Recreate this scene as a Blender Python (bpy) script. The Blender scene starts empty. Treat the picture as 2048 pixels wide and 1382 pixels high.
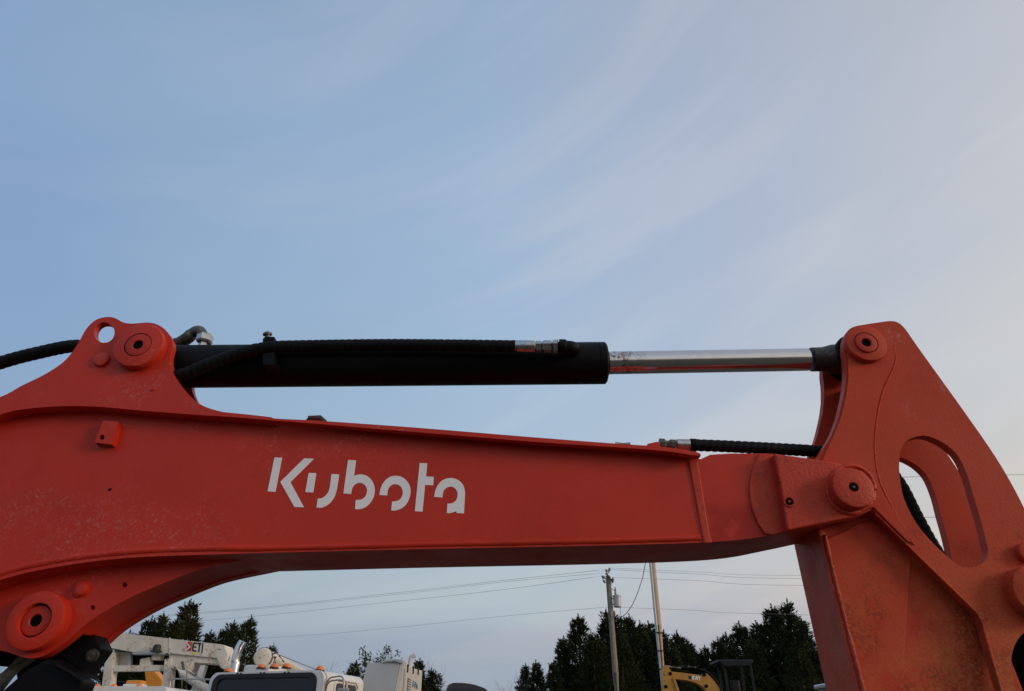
import bpy, bmesh, math, random
from mathutils import Vector, Matrix, noise
from mathutils.geometry import tessellate_polygon

# ------------------------------------------------------------------ camera, sky, sun, exposure
SC = bpy.context.scene
C = SC.collection
FPX = 1365.0            # focal length in pixels of a 2048 px wide picture
PITCH = math.radians(30.0)
HC = 1.70
cam = bpy.data.cameras.new('camera')
cam.sensor_width = 36.0
cam.lens = 36.0 * FPX / 2048.0
cam.clip_start = 0.05
cam.clip_end = 6000
camo = bpy.data.objects.new('camera', cam)
C.objects.link(camo)
camo.location = (0, 0, HC)
camo.rotation_euler = (math.pi / 2 + PITCH, 0, 0)
SC.camera = camo

SUN_EL, SUN_AZ = math.radians(14), math.radians(112)      # azimuth from +Y (heading) towards +X
SUN = Vector((math.cos(SUN_EL) * math.sin(SUN_AZ), math.cos(SUN_EL) * math.cos(SUN_AZ), math.sin(SUN_EL)))
sl = bpy.data.lights.new('sun', 'SUN')
sl.energy = 1.15
sl.angle = math.radians(14)
sl.color = (1.0, 0.78, 0.58)
slo = bpy.data.objects.new('sun', sl)
C.objects.link(slo)
slo.location = SUN * 60
slo.rotation_euler = SUN.to_track_quat('Z', 'Y').to_euler()

world = bpy.data.worlds.new('World')
SC.world = world
world.use_nodes = True
wt = world.node_tree
wt.nodes.clear()


def wn(t, **kw):
    n = wt.nodes.new(t)
    for k, v in kw.items():
        setattr(n, k, v)
    return n


def ramp_set(n, stops):
    cr = n.color_ramp
    while len(cr.elements) > 1:
        cr.elements.remove(cr.elements[-1])
    cr.elements[0].position = stops[0][0]
    cr.elements[0].color = (*stops[0][1], 1)
    for p, c in stops[1:]:
        e = cr.elements.new(p)
        e.color = (*c, 1)


WL = wt.links.new
WISP = (3.4, 2.3)
tc = wn('ShaderNodeTexCoord')
sky = wn('ShaderNodeTexSky', sky_type='NISHITA', sun_disc=False, sun_elevation=SUN_EL, sun_rotation=SUN_AZ)
sky.dust_density = 2.0
skys = wn('ShaderNodeVectorMath', operation='SCALE')
WL(sky.outputs[0], skys.inputs[0])
skys.inputs['Scale'].default_value = 0.10
# thin high veil of cloud: bluer away from the sun, paler and warmer towards it
dot = wn('ShaderNodeVectorMath', operation='DOT_PRODUCT')
WL(tc.outputs['Generated'], dot.inputs[0])
dot.inputs[1].default_value = Vector((0.985, -0.174, 0.0))
mapd = wn('ShaderNodeMapRange')
mapd.inputs['From Min'].default_value = -1
mapd.inputs['From Max'].default_value = 1
WL(dot.outputs['Value'], mapd.inputs['Value'])
# streaks
mp = wn('ShaderNodeMapping')
mp.inputs['Scale'].default_value = (0.75, 0.75, 4.2)
mp.inputs['Location'].default_value = (0.35, 0.0, 0.15)
vr = wn('ShaderNodeVectorRotate', rotation_type='Y_AXIS')
vr.inputs['Angle'].default_value = math.radians(20)
WL(tc.outputs['Generated'], vr.inputs['Vector'])
WL(vr.outputs[0], mp.inputs[0])
nz = wn('ShaderNodeTexNoise')
nz.inputs['Scale'].default_value = 1.6
nz.inputs['Detail'].default_value = 5
nz.inputs['Roughness'].default_value = 0.5
nz.inputs['Distortion'].default_value = 0.5
WL(mp.outputs[0], nz.inputs['Vector'])
nsub = wn('ShaderNodeMath', operation='MULTIPLY_ADD')
WL(nz.outputs['Fac'], nsub.inputs[0])
nsub.inputs[1].default_value = 0.16
nsub.inputs[2].default_value = -0.08
nadd = wn('ShaderNodeMath', operation='ADD')
WL(mapd.outputs[0], nadd.inputs[0])
WL(nsub.outputs[0], nadd.inputs[1])
veil = wn('ShaderNodeValToRGB')
ramp_set(veil, [(0.0, (0.21, 0.34, 0.56)), (0.15, (0.245, 0.375, 0.595)), (0.22, (0.29, 0.425, 0.615)),
                (0.43, (0.370, 0.510, 0.695)), (0.58, (0.455, 0.53, 0.665)), (0.72, (0.57, 0.595, 0.65)),
                (1.0, (0.80, 0.74, 0.64))])
WL(nadd.outputs[0], veil.inputs[0])
# pale wisps of cirrus drawn out along the streak direction
mp3 = wn('ShaderNodeMapping')
mp3.inputs['Scale'].default_value = (0.9, 0.9, 5.5)
mp3.inputs['Location'].default_value = (WISP[0], 0.0, WISP[1])
WL(vr.outputs[0], mp3.inputs[0])
nz3 = wn('ShaderNodeTexNoise')
nz3.inputs['Scale'].default_value = 1.7
nz3.inputs['Detail'].default_value = 6
nz3.inputs['Roughness'].default_value = 0.55
nz3.inputs['Distortion'].default_value = 0.7
WL(mp3.outputs[0], nz3.inputs['Vector'])
wmr = wn('ShaderNodeMapRange', interpolation_type='SMOOTHSTEP')
wmr.inputs['From Min'].default_value = 0.46
wmr.inputs['From Max'].default_value = 0.72
wmr.inputs['To Max'].default_value = 0.30
WL(nz3.outputs['Fac'], wmr.inputs['Value'])
wmx = wn('ShaderNodeMix', data_type='RGBA')
wsun = wn('ShaderNodeMapRange')
wsun.inputs['From Min'].default_value = 0.18
wsun.inputs['From Max'].default_value = 0.46
wsun.inputs['To Min'].default_value = 0.2
WL(mapd.outputs[0], wsun.inputs['Value'])
wmul = wn('ShaderNodeMath', operation='MULTIPLY')
WL(wmr.outputs[0], wmul.inputs[0])
WL(wsun.outputs[0], wmul.inputs[1])
WL(wmul.outputs[0], wmx.inputs['Factor'])
WL(veil.outputs[0], wmx.inputs['A'])
wmx.inputs['B'].default_value = (0.65, 0.665, 0.71, 1)
sep = wn('ShaderNodeSeparateXYZ')
WL(tc.outputs['Generated'], sep.inputs[0])
# the low sky is hazier, with flat grey cloud banks
mp2 = wn('ShaderNodeMapping')
mp2.inputs['Scale'].default_value = (0.8, 0.8, 9.0)
WL(tc.outputs['Generated'], mp2.inputs[0])
nz2 = wn('ShaderNodeTexNoise')
nz2.inputs['Scale'].default_value = 2.2
nz2.inputs['Detail'].default_value = 4
WL(mp2.outputs[0], nz2.inputs['Vector'])
zadd = wn('ShaderNodeMath', operation='MULTIPLY_ADD')
WL(nz2.outputs['Fac'], zadd.inputs[0])
zadd.inputs[1].default_value = 0.10
WL(sep.outputs['Z'], zadd.inputs[2])
elev = wn('ShaderNodeValToRGB')
ramp_set(elev, [(0.0, (0.85, 0.73, 0.65)), (0.12, (0.93, 0.79, 0.71)), (0.16, (1.00, 0.84, 0.75)), (0.22, (1.22, 1.05, 0.85)),
                (0.33, (1.15, 1.06, 0.93)), (0.43, (1.10, 1.07, 1.0)), (0.60, (1.0, 1.0, 1.0)), (0.74, (0.94, 0.95, 0.97)), (0.92, (0.84, 0.85, 0.87))])
WL(zadd.outputs[0], elev.inputs[0])
vm = wn('ShaderNodeMix', data_type='RGBA', blend_type='MULTIPLY')
vm.inputs['Factor'].default_value = 1.0
WL(wmx.outputs['Result'], vm.inputs['A'])
WL(elev.outputs[0], vm.inputs['B'])
mixs = wn('ShaderNodeMix', data_type='RGBA')
mixs.inputs['Factor'].default_value = 0.93
WL(skys.outputs[0], mixs.inputs['A'])
WL(vm.outputs['Result'], mixs.inputs['B'])
bg = wn('ShaderNodeBackground')
bg.inputs['Strength'].default_value = 1.0
WL(mixs.outputs['Result'], bg.inputs['Color'])
wo = wn('ShaderNodeOutputWorld')
WL(bg.outputs[0], wo.inputs[0])

SC.view_settings.view_transform = 'Standard'
SC.view_settings.look = 'None'
SC.view_settings.exposure = 0.0
SC.view_settings.gamma = 1.0
SC.view_settings.use_curve_mapping = False

# ------------------------------------------------------------------ helpers
RNG = random.Random(7)


def at(px, py, Y):
    """world point at forward distance Y that the photograph shows at (px, py)"""
    u = (px - 1024.0) / FPX
    v = (691.0 - py) / FPX
    dy = math.cos(PITCH) - v * math.sin(PITCH)
    dz = math.sin(PITCH) + v * math.cos(PITCH)
    t = Y / dy
    return Vector((u * t, Y, HC + dz * t))


def plen(n, py, Y):
    """metres spanned by n pixels at row py, distance Y"""
    v = (691.0 - py) / FPX
    return n * (Y / (math.cos(PITCH) - v * math.sin(PITCH))) / FPX


def sp(pts, n=5):
    """open Catmull-Rom through the points"""
    P = [Vector(p) for p in pts]
    if len(P) < 3:
        return P
    E = [P[0] * 2 - P[1]] + P + [P[-1] * 2 - P[-2]]
    out = []
    for i in range(1, len(E) - 2):
        a, b, c, d = E[i - 1], E[i], E[i + 1], E[i + 2]
        for k in range(n):
            t = k / n
            out.append(0.5 * ((2 * b) + (c - a) * t + (2 * a - 5 * b + 4 * c - d) * t * t + (3 * b - a - 3 * c + d) * t ** 3))
    out.append(P[-1])
    return out


def circ(cx, cy, r, n=28, ry=None):
    ry = ry or r
    return [(cx + r * math.cos(2 * math.pi * i / n), cy + ry * math.sin(2 * math.pi * i / n)) for i in range(n)]


def finish(name, bm, mat, parent=None, smooth=40, wn_=False):
    me = bpy.data.meshes.new(name)
    bm.to_mesh(me)
    bm.free()
    return link(name, me, mat, parent, smooth, wn_)


def link(name, me, mat, parent=None, smooth=40, wn_=False):
    if mat is not None and len(me.materials) == 0:
        me.materials.append(mat)
    if smooth:
        me.polygons.foreach_set('use_smooth', [True] * len(me.polygons))
        me.set_sharp_from_angle(angle=math.radians(smooth))
    o = bpy.data.objects.new(name, me)
    C.objects.link(o)
    if parent is not None:
        adopt(o, parent)
    if wn_:
        m = o.modifiers.new('weighted', 'WEIGHTED_NORMAL')
        m.keep_sharp = True
    return o


def world_loc(o):
    v = Vector((0, 0, 0))
    while o is not None:
        v = v + Vector(o.location)
        o = o.parent
    return v


def adopt(o, parent):
    """parent o; o's mesh is written in world coordinates, so undo the parent's offset"""
    o.parent = parent
    o.location = Vector(o.location) - world_loc(parent)


def prism3(name, outer, Y0, Y1, mat, parent=None, holes=(), bev=0.002, seg=2, smooth=50, wn_=True):
    """outer / holes: (X, Z) world points; flat plate from Y0 (near) to Y1 (far)"""
    loops = [[Vector((p[0], p[1], 0)) for p in outer]] + [[Vector((p[0], p[1], 0)) for p in h] for h in holes]
    flat = [p for l in loops for p in l]
    tris = tessellate_polygon(loops)
    bm = bmesh.new()
    a = [bm.verts.new((p.x, Y0, p.y)) for p in flat]
    b = [bm.verts.new((p.x, Y1, p.y)) for p in flat]
    for t in tris:
        try:
            bm.faces.new([a[i] for i in t])
            bm.faces.new([b[i] for i in reversed(t)])
        except ValueError:
            pass
    k = 0
    for l in loops:
        n = len(l)
        for i in range(n):
            j = (i + 1) % n
            try:
                bm.faces.new([a[k + i], a[k + j], b[k + j], b[k + i]])
            except ValueError:
                pass
        k += n
    bmesh.ops.recalc_face_normals(bm, faces=bm.faces[:])
    if bev:
        es = [e for e in bm.edges if len(e.link_faces) == 2 and e.calc_face_angle(0) > math.radians(45)]
        bmesh.ops.bevel(bm, geom=es, offset=bev, segments=seg, profile=0.6, affect='EDGES', clamp_overlap=True)
    return finish(name, bm, mat, parent, smooth, wn_)


def plate(name, px, Y0, Y1, mat, parent=None, holes=(), **kw):
    """px: outline in photograph pixels as seen on the plane Y0"""
    w = [(q.x, q.z) for q in (at(p[0], p[1], Y0) for p in px)]
    hs = [[(q.x, q.z) for q in (at(p[0], p[1], Y0) for p in h)] for h in holes]
    return prism3(name, w, Y0, Y1, mat, parent, hs, **kw)


def box(name, x0, x1, y0, y1, z0, z1, mat, parent=None, bev=0.01, seg=2):
    bm = bmesh.new()
    bmesh.ops.create_cube(bm, size=1)
    for v in bm.verts:
        v.co = Vector((x0 + (v.co.x + .5) * (x1 - x0), y0 + (v.co.y + .5) * (y1 - y0), z0 + (v.co.z + .5) * (z1 - z0)))
    if bev:
        bmesh.ops.bevel(bm, geom=bm.edges[:], offset=bev, segments=seg, profile=0.6, affect='EDGES', clamp_overlap=True)
    return finish(name, bm, mat, parent, 50, True)


def frame_of(d):
    d = Vector(d).normalized()
    u = d.cross(Vector((0, 0, 1)))
    if u.length < 1e-3:
        u = Vector((1, 0, 0))
    u.normalize()
    return d, u, u.cross(d).normalized()


def tube_bm(bm, path, r, n=12, rib=None, cap=True):
    """sweep a circle; r number or list; rib=(pitch, depth, spiral)"""
    P = [Vector(p) for p in path]
    N = len(P)
    R = r if isinstance(r, (list, tuple)) else [r] * N
    T = [(P[min(i + 1, N - 1)] - P[max(i - 1, 0)]).normalized() for i in range(N)]
    _, u, w = frame_of(T[0])
    rings, s = [], 0.0
    for i in range(N):
        if i:
            s += (P[i] - P[i - 1]).length
            u = (u - T[i] * u.dot(T[i])).normalized()
            w = T[i].cross(u).normalized()
        ring = []
        for k in range(n):
            a = 2 * math.pi * k / n
            rr = R[i]
            if rib:
                ph = (s / rib[0] + (k / n) * rib[2]) % 1.0
                rr += rib[1] * (1 - (2 * abs(ph - .5)) ** 3)
            ring.append(bm.verts.new(P[i] + (u * math.cos(a) + w * math.sin(a)) * rr))
        rings.append(ring)
    for i in range(N - 1):
        for k in range(n):
            bm.faces.new([rings[i][k], rings[i][(k + 1) % n], rings[i + 1][(k + 1) % n], rings[i + 1][k]])
    if cap:
        bm.faces.new(rings[0][::-1])
        bm.faces.new(rings[-1])


def tube(name, path, r, mat, parent=None, n=12, rib=None, smooth=60):
    bm = bmesh.new()
    tube_bm(bm, path, r, n, rib)
    bmesh.ops.recalc_face_normals(bm, faces=bm.faces[:])
    return finish(name, bm, mat, parent, smooth)


def dens(pts, step):
    """resample a polyline at even steps"""
    P = [Vector(p) for p in pts]
    out, carry = [P[0]], 0.0
    for a, b in zip(P, P[1:]):
        L = (b - a).length
        d = step - carry
        while d <= L:
            out.append(a + (b - a) * (d / L))
            d += step
        carry = L - (d - step)
    out.append(P[-1])
    return out


def lathe(name, p0, d, prof, mat, parent=None, n=40, smooth=40, hexa=False, bm=None):
    """prof: (distance along d, radius) pairs from p0"""
    own = bm is None
    if own:
        bm = bmesh.new()
    d, u, w = frame_of(d)
    p0 = Vector(p0)
    rings = []
    for t, r in prof:
        c = p0 + d * t
        rings.append([bm.verts.new(c + (u * math.cos(2 * math.pi * k / n) + w * math.sin(2 * math.pi * k / n)) * max(r, 1e-5)) for k in range(n)])
    for a, b in zip(rings, rings[1:]):
        for k in range(n):
            bm.faces.new([a[k], a[(k + 1) % n], b[(k + 1) % n], b[k]])
    bm.faces.new(rings[0][::-1])
    bm.faces.new(rings[-1])
    if own:
        bmesh.ops.recalc_face_normals(bm, faces=bm.faces[:])
        return finish(name, bm, mat, parent, smooth)


def boss(name, px, py, Yf, rpx, depth, mat, parent, hole=None, step=None, ch=0.003, n=48, rough=0.0):
    """round boss facing the camera (-Y): face at Yf, body going back by depth.
    hole = (radius px, depth m); step = [(radius px, inset m) ...] rings from the rim inwards"""
    c = at(px, py, Yf)
    k = plen(1, py, Yf)
    R = rpx * k
    prof = [(depth, R + (0.004 if rough else 0)), (depth * .5, R), (ch, R), (ch * .3, R - ch * .3), (0, R - ch)]
    for r, ins in (step or []):
        prof += [(prof[-1][0], r * k), (ins, r * k - 0.0008)]
    if hole:
        hr, hd = hole[0] * k, hole[1]
        z = prof[-1][0]
        prof += [(z, hr + 0.0015), (z + 0.0015, hr), (z + hd, hr), (z + hd, hr * .35), (z + hd - .003, hr * .3), (z + hd - .003, 0)]
    else:
        prof += [(prof[-1][0], 0)]
    return lathe(name, c, (0, 1, 0), prof, mat, parent, n)


def empty(name, loc, label, cat, group=None):
    o = bpy.data.objects.new(name, None)
    C.objects.link(o)
    o.location = loc
    o.empty_display_size = 0.2
    tag(o, label, cat, group)
    return o


def tag(o, label, cat, group=None):
    o['label'] = label
    o['category'] = cat
    if group:
        o['group'] = group
    return o


# ------------------------------------------------------------------ materials
def mat(name, base, rough=0.5, metal=0.0, var=0.0, vscale=4.0, bump=0.0, bscale=60.0, layers=(), rvar=0.0, coat=0.0, spec=0.5):
    """layers: (colour, noise scale, threshold, softness, amount, optional box (axis ramps))"""
    m = bpy.data.materials.new(name)
    m.use_nodes = True
    t = m.node_tree
    L = t.links.new
    b = t.nodes['Principled BSDF']
    b.inputs['Roughness'].default_value = rough
    b.inputs['Metallic'].default_value = metal
    b.inputs['Specular IOR Level'].default_value = spec
    b.inputs['Coat Weight'].default_value = coat
    tc = t.nodes.new('ShaderNodeTexCoord')
    geo = t.nodes.new('ShaderNodeNewGeometry')
    col = None

    def noi(scale, detail=5, rough_=0.6):
        n = t.nodes.new('ShaderNodeTexNoise')
        n.inputs['Scale'].default_value = scale
        n.inputs['Detail'].default_value = detail
        n.inputs['Roughness'].default_value = rough_
        L(geo.outputs['Position'], n.inputs['Vector'])
        return n
    rgb = t.nodes.new('ShaderNodeRGB')
    rgb.outputs[0].default_value = (*base, 1)
    col = rgb.outputs[0]
    if var:
        n = noi(vscale)
        mr = t.nodes.new('ShaderNodeMapRange')
        mr.inputs['From Min'].default_value = .3
        mr.inputs['From Max'].default_value = .7
        mr.inputs['To Min'].default_value = 1 - var
        mr.inputs['To Max'].default_value = 1 + var
        L(n.outputs['Fac'], mr.inputs['Value'])
        sc = t.nodes.new('ShaderNodeVectorMath')
        sc.operation = 'SCALE'
        L(col, sc.inputs[0])
        L(mr.outputs[0], sc.inputs['Scale'])
        col = sc.outputs[0]
    for lay in layers:
        lc, ls, th, so, am = lay[:5]
        n = noi(ls, 6, 0.65)
        mr = t.nodes.new('ShaderNodeMapRange')
        mr.inputs['From Min'].default_value = th
        mr.inputs['From Max'].default_value = th + so
        mr.inputs['To Max'].default_value = am
        L(n.outputs['Fac'], mr.inputs['Value'])
        fac = mr.outputs[0]
        if len(lay) > 5 and lay[5]:
            for (axis, lo, hi) in lay[5]:          # ramp 0..1 along a world axis
                if axis == 'N':                    # speckle multiplier
                    n2 = noi(lo, 4, 0.7)
                    src = n2.outputs['Fac']
                    a0, a1 = hi
                else:
                    s = t.nodes.new('ShaderNodeSeparateXYZ')
                    L(geo.outputs['Position'], s.inputs[0])
                    src = s.outputs[axis]
                    a0, a1 = lo, hi
                m2 = t.nodes.new('ShaderNodeMapRange')
                m2.inputs['From Min'].default_value = a0
                m2.inputs['From Max'].default_value = a1
                L(src, m2.inputs['Value'])
                mu = t.nodes.new('ShaderNodeMath')
                mu.operation = 'MULTIPLY'
                L(fac, mu.inputs[0])
                L(m2.outputs[0], mu.inputs[1])
                fac = mu.outputs[0]
        mx = t.nodes.new('ShaderNodeMix')
        mx.data_type = 'RGBA'
        L(fac, mx.inputs['Factor'])
        L(col, mx.inputs['A'])
        mx.inputs['B'].default_value = (*lc, 1)
        col = mx.outputs['Result']
    L(col, b.inputs['Base Color'])
    if rvar:
        n = noi(vscale * 3)
        mr = t.nodes.new('ShaderNodeMapRange')
        mr.inputs['From Min'].default_value = .3
        mr.inputs['From Max'].default_value = .7
        mr.inputs['To Min'].default_value = max(0.02, rough - rvar)
        mr.inputs['To Max'].default_value = min(1, rough + rvar)
        L(n.outputs['Fac'], mr.inputs['Value'])
        L(mr.outputs[0], b.inputs['Roughness'])
    if bump:
        n = noi(bscale, 4, 0.6)
        bp = t.nodes.new('ShaderNodeBump')
        bp.inputs['Strength'].default_value = 1.0
        bp.inputs['Distance'].default_value = bump
        L(n.outputs['Fac'], bp.inputs['Height'])
        L(bp.outputs[0], b.inputs['Normal'])
    return m


RED = (0.50, 0.029, 0.012)
M = {}
M['red'] = mat('boom_red_paint', RED, .42, 0, .10, 3.0, .0004, 220, rvar=.1, spec=.26, layers=[
    ((.50, .045, .024), 2.2, .44, .3, .6, [('N', 14, (.36, .62))]),
    ((.34, .020, .010), 4.0, .53, .2, .45),
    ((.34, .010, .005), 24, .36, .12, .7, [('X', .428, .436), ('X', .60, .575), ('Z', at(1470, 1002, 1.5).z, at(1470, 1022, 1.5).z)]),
    ((.54, .19, .17), 4.2, .50, .14, .5, [('N', 130, (.49, .60)), ('N', 40, (.42, .58)), ('X', 0.3, -0.5)])])
M['cast'] = mat('rough_cast_red_paint', (0.49, 0.038, 0.016), .46, 0, .10, 6.0, .0016, 130, rvar=.12, spec=.28, layers=[
    ((.50, .095, .055), 9, .5, .25, .45), ((.22, .018, .012), 34, .56, .12, .5)])
M['arm'] = mat('dusty_arm_red_paint', (0.48, 0.046, 0.020), .50, 0, .10, 5.0, .0006, 180, rvar=.1, spec=.14, layers=[
    ((.48, .085, .045), 3.0, .42, .3, .5),
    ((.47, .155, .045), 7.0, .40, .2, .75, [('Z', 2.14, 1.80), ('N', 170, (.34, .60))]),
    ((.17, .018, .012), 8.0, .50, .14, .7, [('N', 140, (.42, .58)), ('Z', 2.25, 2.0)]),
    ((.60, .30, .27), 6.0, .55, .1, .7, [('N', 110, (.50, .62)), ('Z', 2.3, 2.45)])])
M['weld'] = mat('painted_weld', (0.50, 0.060, 0.026), .45, 0, .15, 40, .003, 160, spec=.3)
M['black'] = mat('cylinder_black_paint', (.004, .004, .005), .5, 0, .3, 12, .0003, 150, rvar=.1, spec=.12, layers=[((.018, .016, .015), 7, .58, .2, .3)])
M['rubber'] = mat('hose_rubber', (.005, .005, .006), .6, 0, .3, 30, spec=.14, layers=[((.025, .022, .02), 18, .58, .2, .3)])
M['chrome'] = mat('chrome_rod', (.62, .62, .63), .16, 1.0, .05, 30, rvar=.06, layers=[
    ((.16, .065, .02), 38, .46, .06, .95, [('X', 0.36, 0.275), ('N', 110, (.44, .56))])])
M['rodchrome'] = mat('plain_chrome_rod', (.50, .52, .54), .3, .75, .05, 30, rvar=.06)
M['collar'] = mat('worn_rod_collar', (.035, .03, .026), .5, .2, .3, 40, .0006, 120, layers=[((.22, .18, .14), 60, .56, .1, .7)])
M['steel'] = mat('zinc_fitting', (.50, .50, .49), .3, 1.0, .15, 60, rvar=.1, layers=[((.10, .075, .05), 70, .54, .12, .6)])
M['greysteel'] = mat('grey_fitting', (.13, .125, .11), .45, .6, .3, 60, layers=[((.05, .04, .03), 50, .52, .1, .7)])
M['hole'] = mat('hole_shade', (.003, .003, .003), .8, spec=.05)  # near-black standing in for the shade inside holes and pin gaps
M['white'] = mat('white_vinyl', (.82, .81, .83), .5, 0, .03, 20)
M['pin'] = mat('painted_pin', (.44, .030, .016), .5, 0, .12, 30, .0006, 140, spec=.25)
M['guard'] = mat('dull_black_steel', (.004, .004, .005), .55, 0, .2, 8, .0006, 90, spec=.1)
M['track'] = mat('track_rubber', (.02, .02, .02), .8, 0, .3, 6, .004, 20)
# background
M['ground'] = mat('gravel_ground', (.075, .064, .050), .95, 0, .25, .6, .03, 9, layers=[((.10, .105, .05), .25, .5, .15, .6)])
M['truckwhite'] = mat('truck_white_paint', (.70, .69, .66), .35, 0, .05, 2.0, rvar=.1, coat=.2, layers=[((.45, .38, .28), 2.4, .52, .2, .45), ((.25, .17, .10), 9.0, .62, .08, .5)])
M['liftwhite'] = mat('weathered_lift_paint', (.66, .62, .54), .5, 0, .08, 2.0, layers=[
    ((.40, .30, .20), 1.6, .48, .25, .5), ((.30, .16, .08), 4.0, .57, .06, .6, [('N', 16, (.46, .58))]), ((.05, .035, .025), 7, .62, .04, .9)])
M['steelgrey'] = mat('grey_panel', (.42, .44, .46), .5, 0, .06, 2)
M['genwhite'] = mat('generator_panel', (.60, .58, .54), .45, 0, .06, 2, layers=[((.38, .31, .23), 3.0, .54, .15, .5)])
M['amber'] = mat('amber_lens', (.75, .19, .035), .35, 0, .1, 60)
M['glass'] = mat('dark_cab_glass', (.010, .014, .018), .08, 0, 0, 1)
M['gasket'] = mat('black_rubber_gasket', (.012, .012, .012), .6)
M['stack'] = mat('chrome_exhaust', (.70, .70, .72), .18, 1.0, .04, 6, layers=[((.30, .17, .06), 3.0, .5, .2, .5, [('Z', 2.9, 2.6)])])
M['tubing'] = mat('stainless_tube', (.42, .38, .34), .35, .9)
M['yellow'] = mat('machine_yellow', (.44, .21, .030), .45, 0, .1, 3, layers=[((.06, .045, .03), 9, .62, .06, .8)])
M['orange'] = mat('machine_orange', (.70, .26, .02), .45, 0, .08, 3)
M['darkcar'] = mat('dark_vehicle_paint', (.012, .014, .02), .22, 0, 0, 1, coat=.4)
M['silver'] = mat('silver_paint', (.55, .55, .55), .35, .5)
M['canopy'] = mat('black_canopy', (.008, .009, .012), .5, 0, .2, 4, spec=.25)
M['wood'] = mat('weathered_pole_wood', (.26, .21, .165), .85, 0, .2, 9, .004, 30, layers=[((.12, .09, .07), 5, .55, .15, .7)])
M['polewarm'] = mat('pale_painted_pole', (.50, .38, .27), .7, 0, .12, 5, layers=[((.34, .2, .12), 2.5, .52, .12, .6)])
M['conduit'] = mat('white_conduit', (.66, .66, .65), .5)
M['galv'] = mat('galvanised_grey', (.45, .46, .46), .5, .3, .06, 6)
M['porcelain'] = mat('insulator_porcelain', (.20, .19, .18), .25)
M['wire'] = mat('power_wire', (.16, .16, .17), .6)
M['bark'] = mat('cedar_bark', (.075, .055, .042), .9, 0, .2, 6, .01, 20)
M['needle'] = mat('cedar_foliage', (.032, .040, .016), .9, 0, .35, 1.4, layers=[((.066, .050, .022), .9, .52, .2, .6)], spec=.06)
M['leaf'] = mat('olive_leaves', (.07, .085, .038), .7, 0, .3, 2.0)
M['twig'] = mat('bare_twigs', (.16, .14, .125), .9, 0, .2, 5)
M['logored'] = mat('decal_red', (.45, .04, .04), .5)
M['logoblack'] = mat('decal_black', (.015, .015, .015), .5)
M['logoblue'] = mat('decal_blue', (.03, .20, .36), .5)
M['logoyellow'] = mat('decal_yellow', (.70, .55, .05), .5)
M['tyre'] = mat('tyre_rubber', (.02, .02, .02), .8)

# ------------------------------------------------------------------ ground
bm = bmesh.new()
n = 40
S = 1500
grid = [[bm.verts.new((-S + 2 * S * i / n, -S + 2 * S * j / n, 0)) for j in range(n + 1)] for i in range(n + 1)]
for i in range(n):
    for j in range(n):
        bm.faces.new([grid[i][j], grid[i + 1][j], grid[i + 1][j + 1], grid[i][j + 1]])
g = finish('ground', bm, M['ground'], None, 0)
g['kind'] = 'structure'

# ------------------------------------------------------------------ THE RED EXCAVATOR
EX = empty('excavator', (-3.2, 1.6, 0), 'orange-red excavator with white lettering on its boom and a folded arm', 'excavator')
YW, YWF = 1.500, 1.685        # boom web, near and far
YL = 1.464                    # outer face of top flange and lugs
# --- outlines, photograph pixels
FL = [(-1000, 1290), (-700, 1105), (-300, 925), (-120, 868), (0, 829), (43, 819), (108, 813), (163, 812), (217, 815), (282, 821), (347, 826), (412, 831),
      (452, 833), (550, 841), (647, 848.5), (745, 857), (830, 864), (1074, 884), (1196, 892), (1330, 902), (1399, 913)]
LUG = [(-1000, 1250), (-700, 1068), (-300, 890), (-120, 838), (0, 794), (43, 771.5), (87, 750), (121.5, 728), (141, 708.5), (156, 687), (169, 663), (180, 649), (195, 638),
       (217, 633.6), (232, 637), (245, 644), (260, 647), (280, 646), (297, 645), (315, 649), (331, 660), (342, 675), (345, 690), (342, 703), (340, 719),
       (343, 739), (352, 758), (369, 780), (391, 802), (412, 814), (440, 822.5), (457, 825), (501, 829.5), (540, 834), (552, 837), (613, 840)]
UP = [(613, 840.0), (655, 842.5), (830, 855), (1074, 875), (1230, 887), (1330, 894), (1393, 904), (1402, 911)]
WB = [(-1000, 1510), (-700, 1440), (-400, 1320), (-150, 1218), (0, 1160), (100, 1136), (200, 1121), (300, 1113), (440, 1108.5), (520, 1106), (800, 1099), (1000, 1095), (1200, 1091),
      (1400, 1085), (1500, 1077), (1580, 1062), (1660, 1045)]

web_px = [(p[0], p[1] + 7) for p in sp(FL, 4)][:-1] + [(1402, 918), (1420, 909.5), (1460, 907), (1540, 907), (1580, 912), (1640, 930), (1660, 960)] + sp(WB, 4)[::-1]
boom = plate('boom', web_px, YW, YWF, M['red'], EX, bev=.003)
boom['label'] = 'long tapering red box beam'
# top flange over the full width and the near / far lug plates standing on it
fl_low = sp(FL, 4)
fl_up = [p for p in sp(UP, 4)]
lowr = [p for p in fl_low if p.x > 545]
plate('top_flange', [(p[0], p[1] + 1.5) for p in fl_up[1:-1]] + [(p[0], p[1] - 1.2) for p in lowr[::-1][2:]], YL + .0185, 1.713, M['red'], boom, bev=0)
lug_px = sp(LUG, 5)[:-1] + fl_up + fl_low[::-1][1:]
eye = circ(208.5, 665, 20.5, 28, 20.5)
plate('lug_plate', lug_px, YL - .0015, YL + .0195, M['red'], boom, holes=[eye], bev=.003)
wl = [(q.x, q.z) for q in (at(p[0], p[1], YL - .0015) for p in sp(LUG, 5)[:-6] + [(552, 840)] + [p for p in fl_low if p.x < 550][::-1])]
we = [(q.x, q.z) for q in (at(p[0], p[1], YL - .0015) for p in eye)]
prism3('lug_plate', wl, 1.590, 1.611, M['red'], boom, holes=[we], bev=.003)
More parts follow.
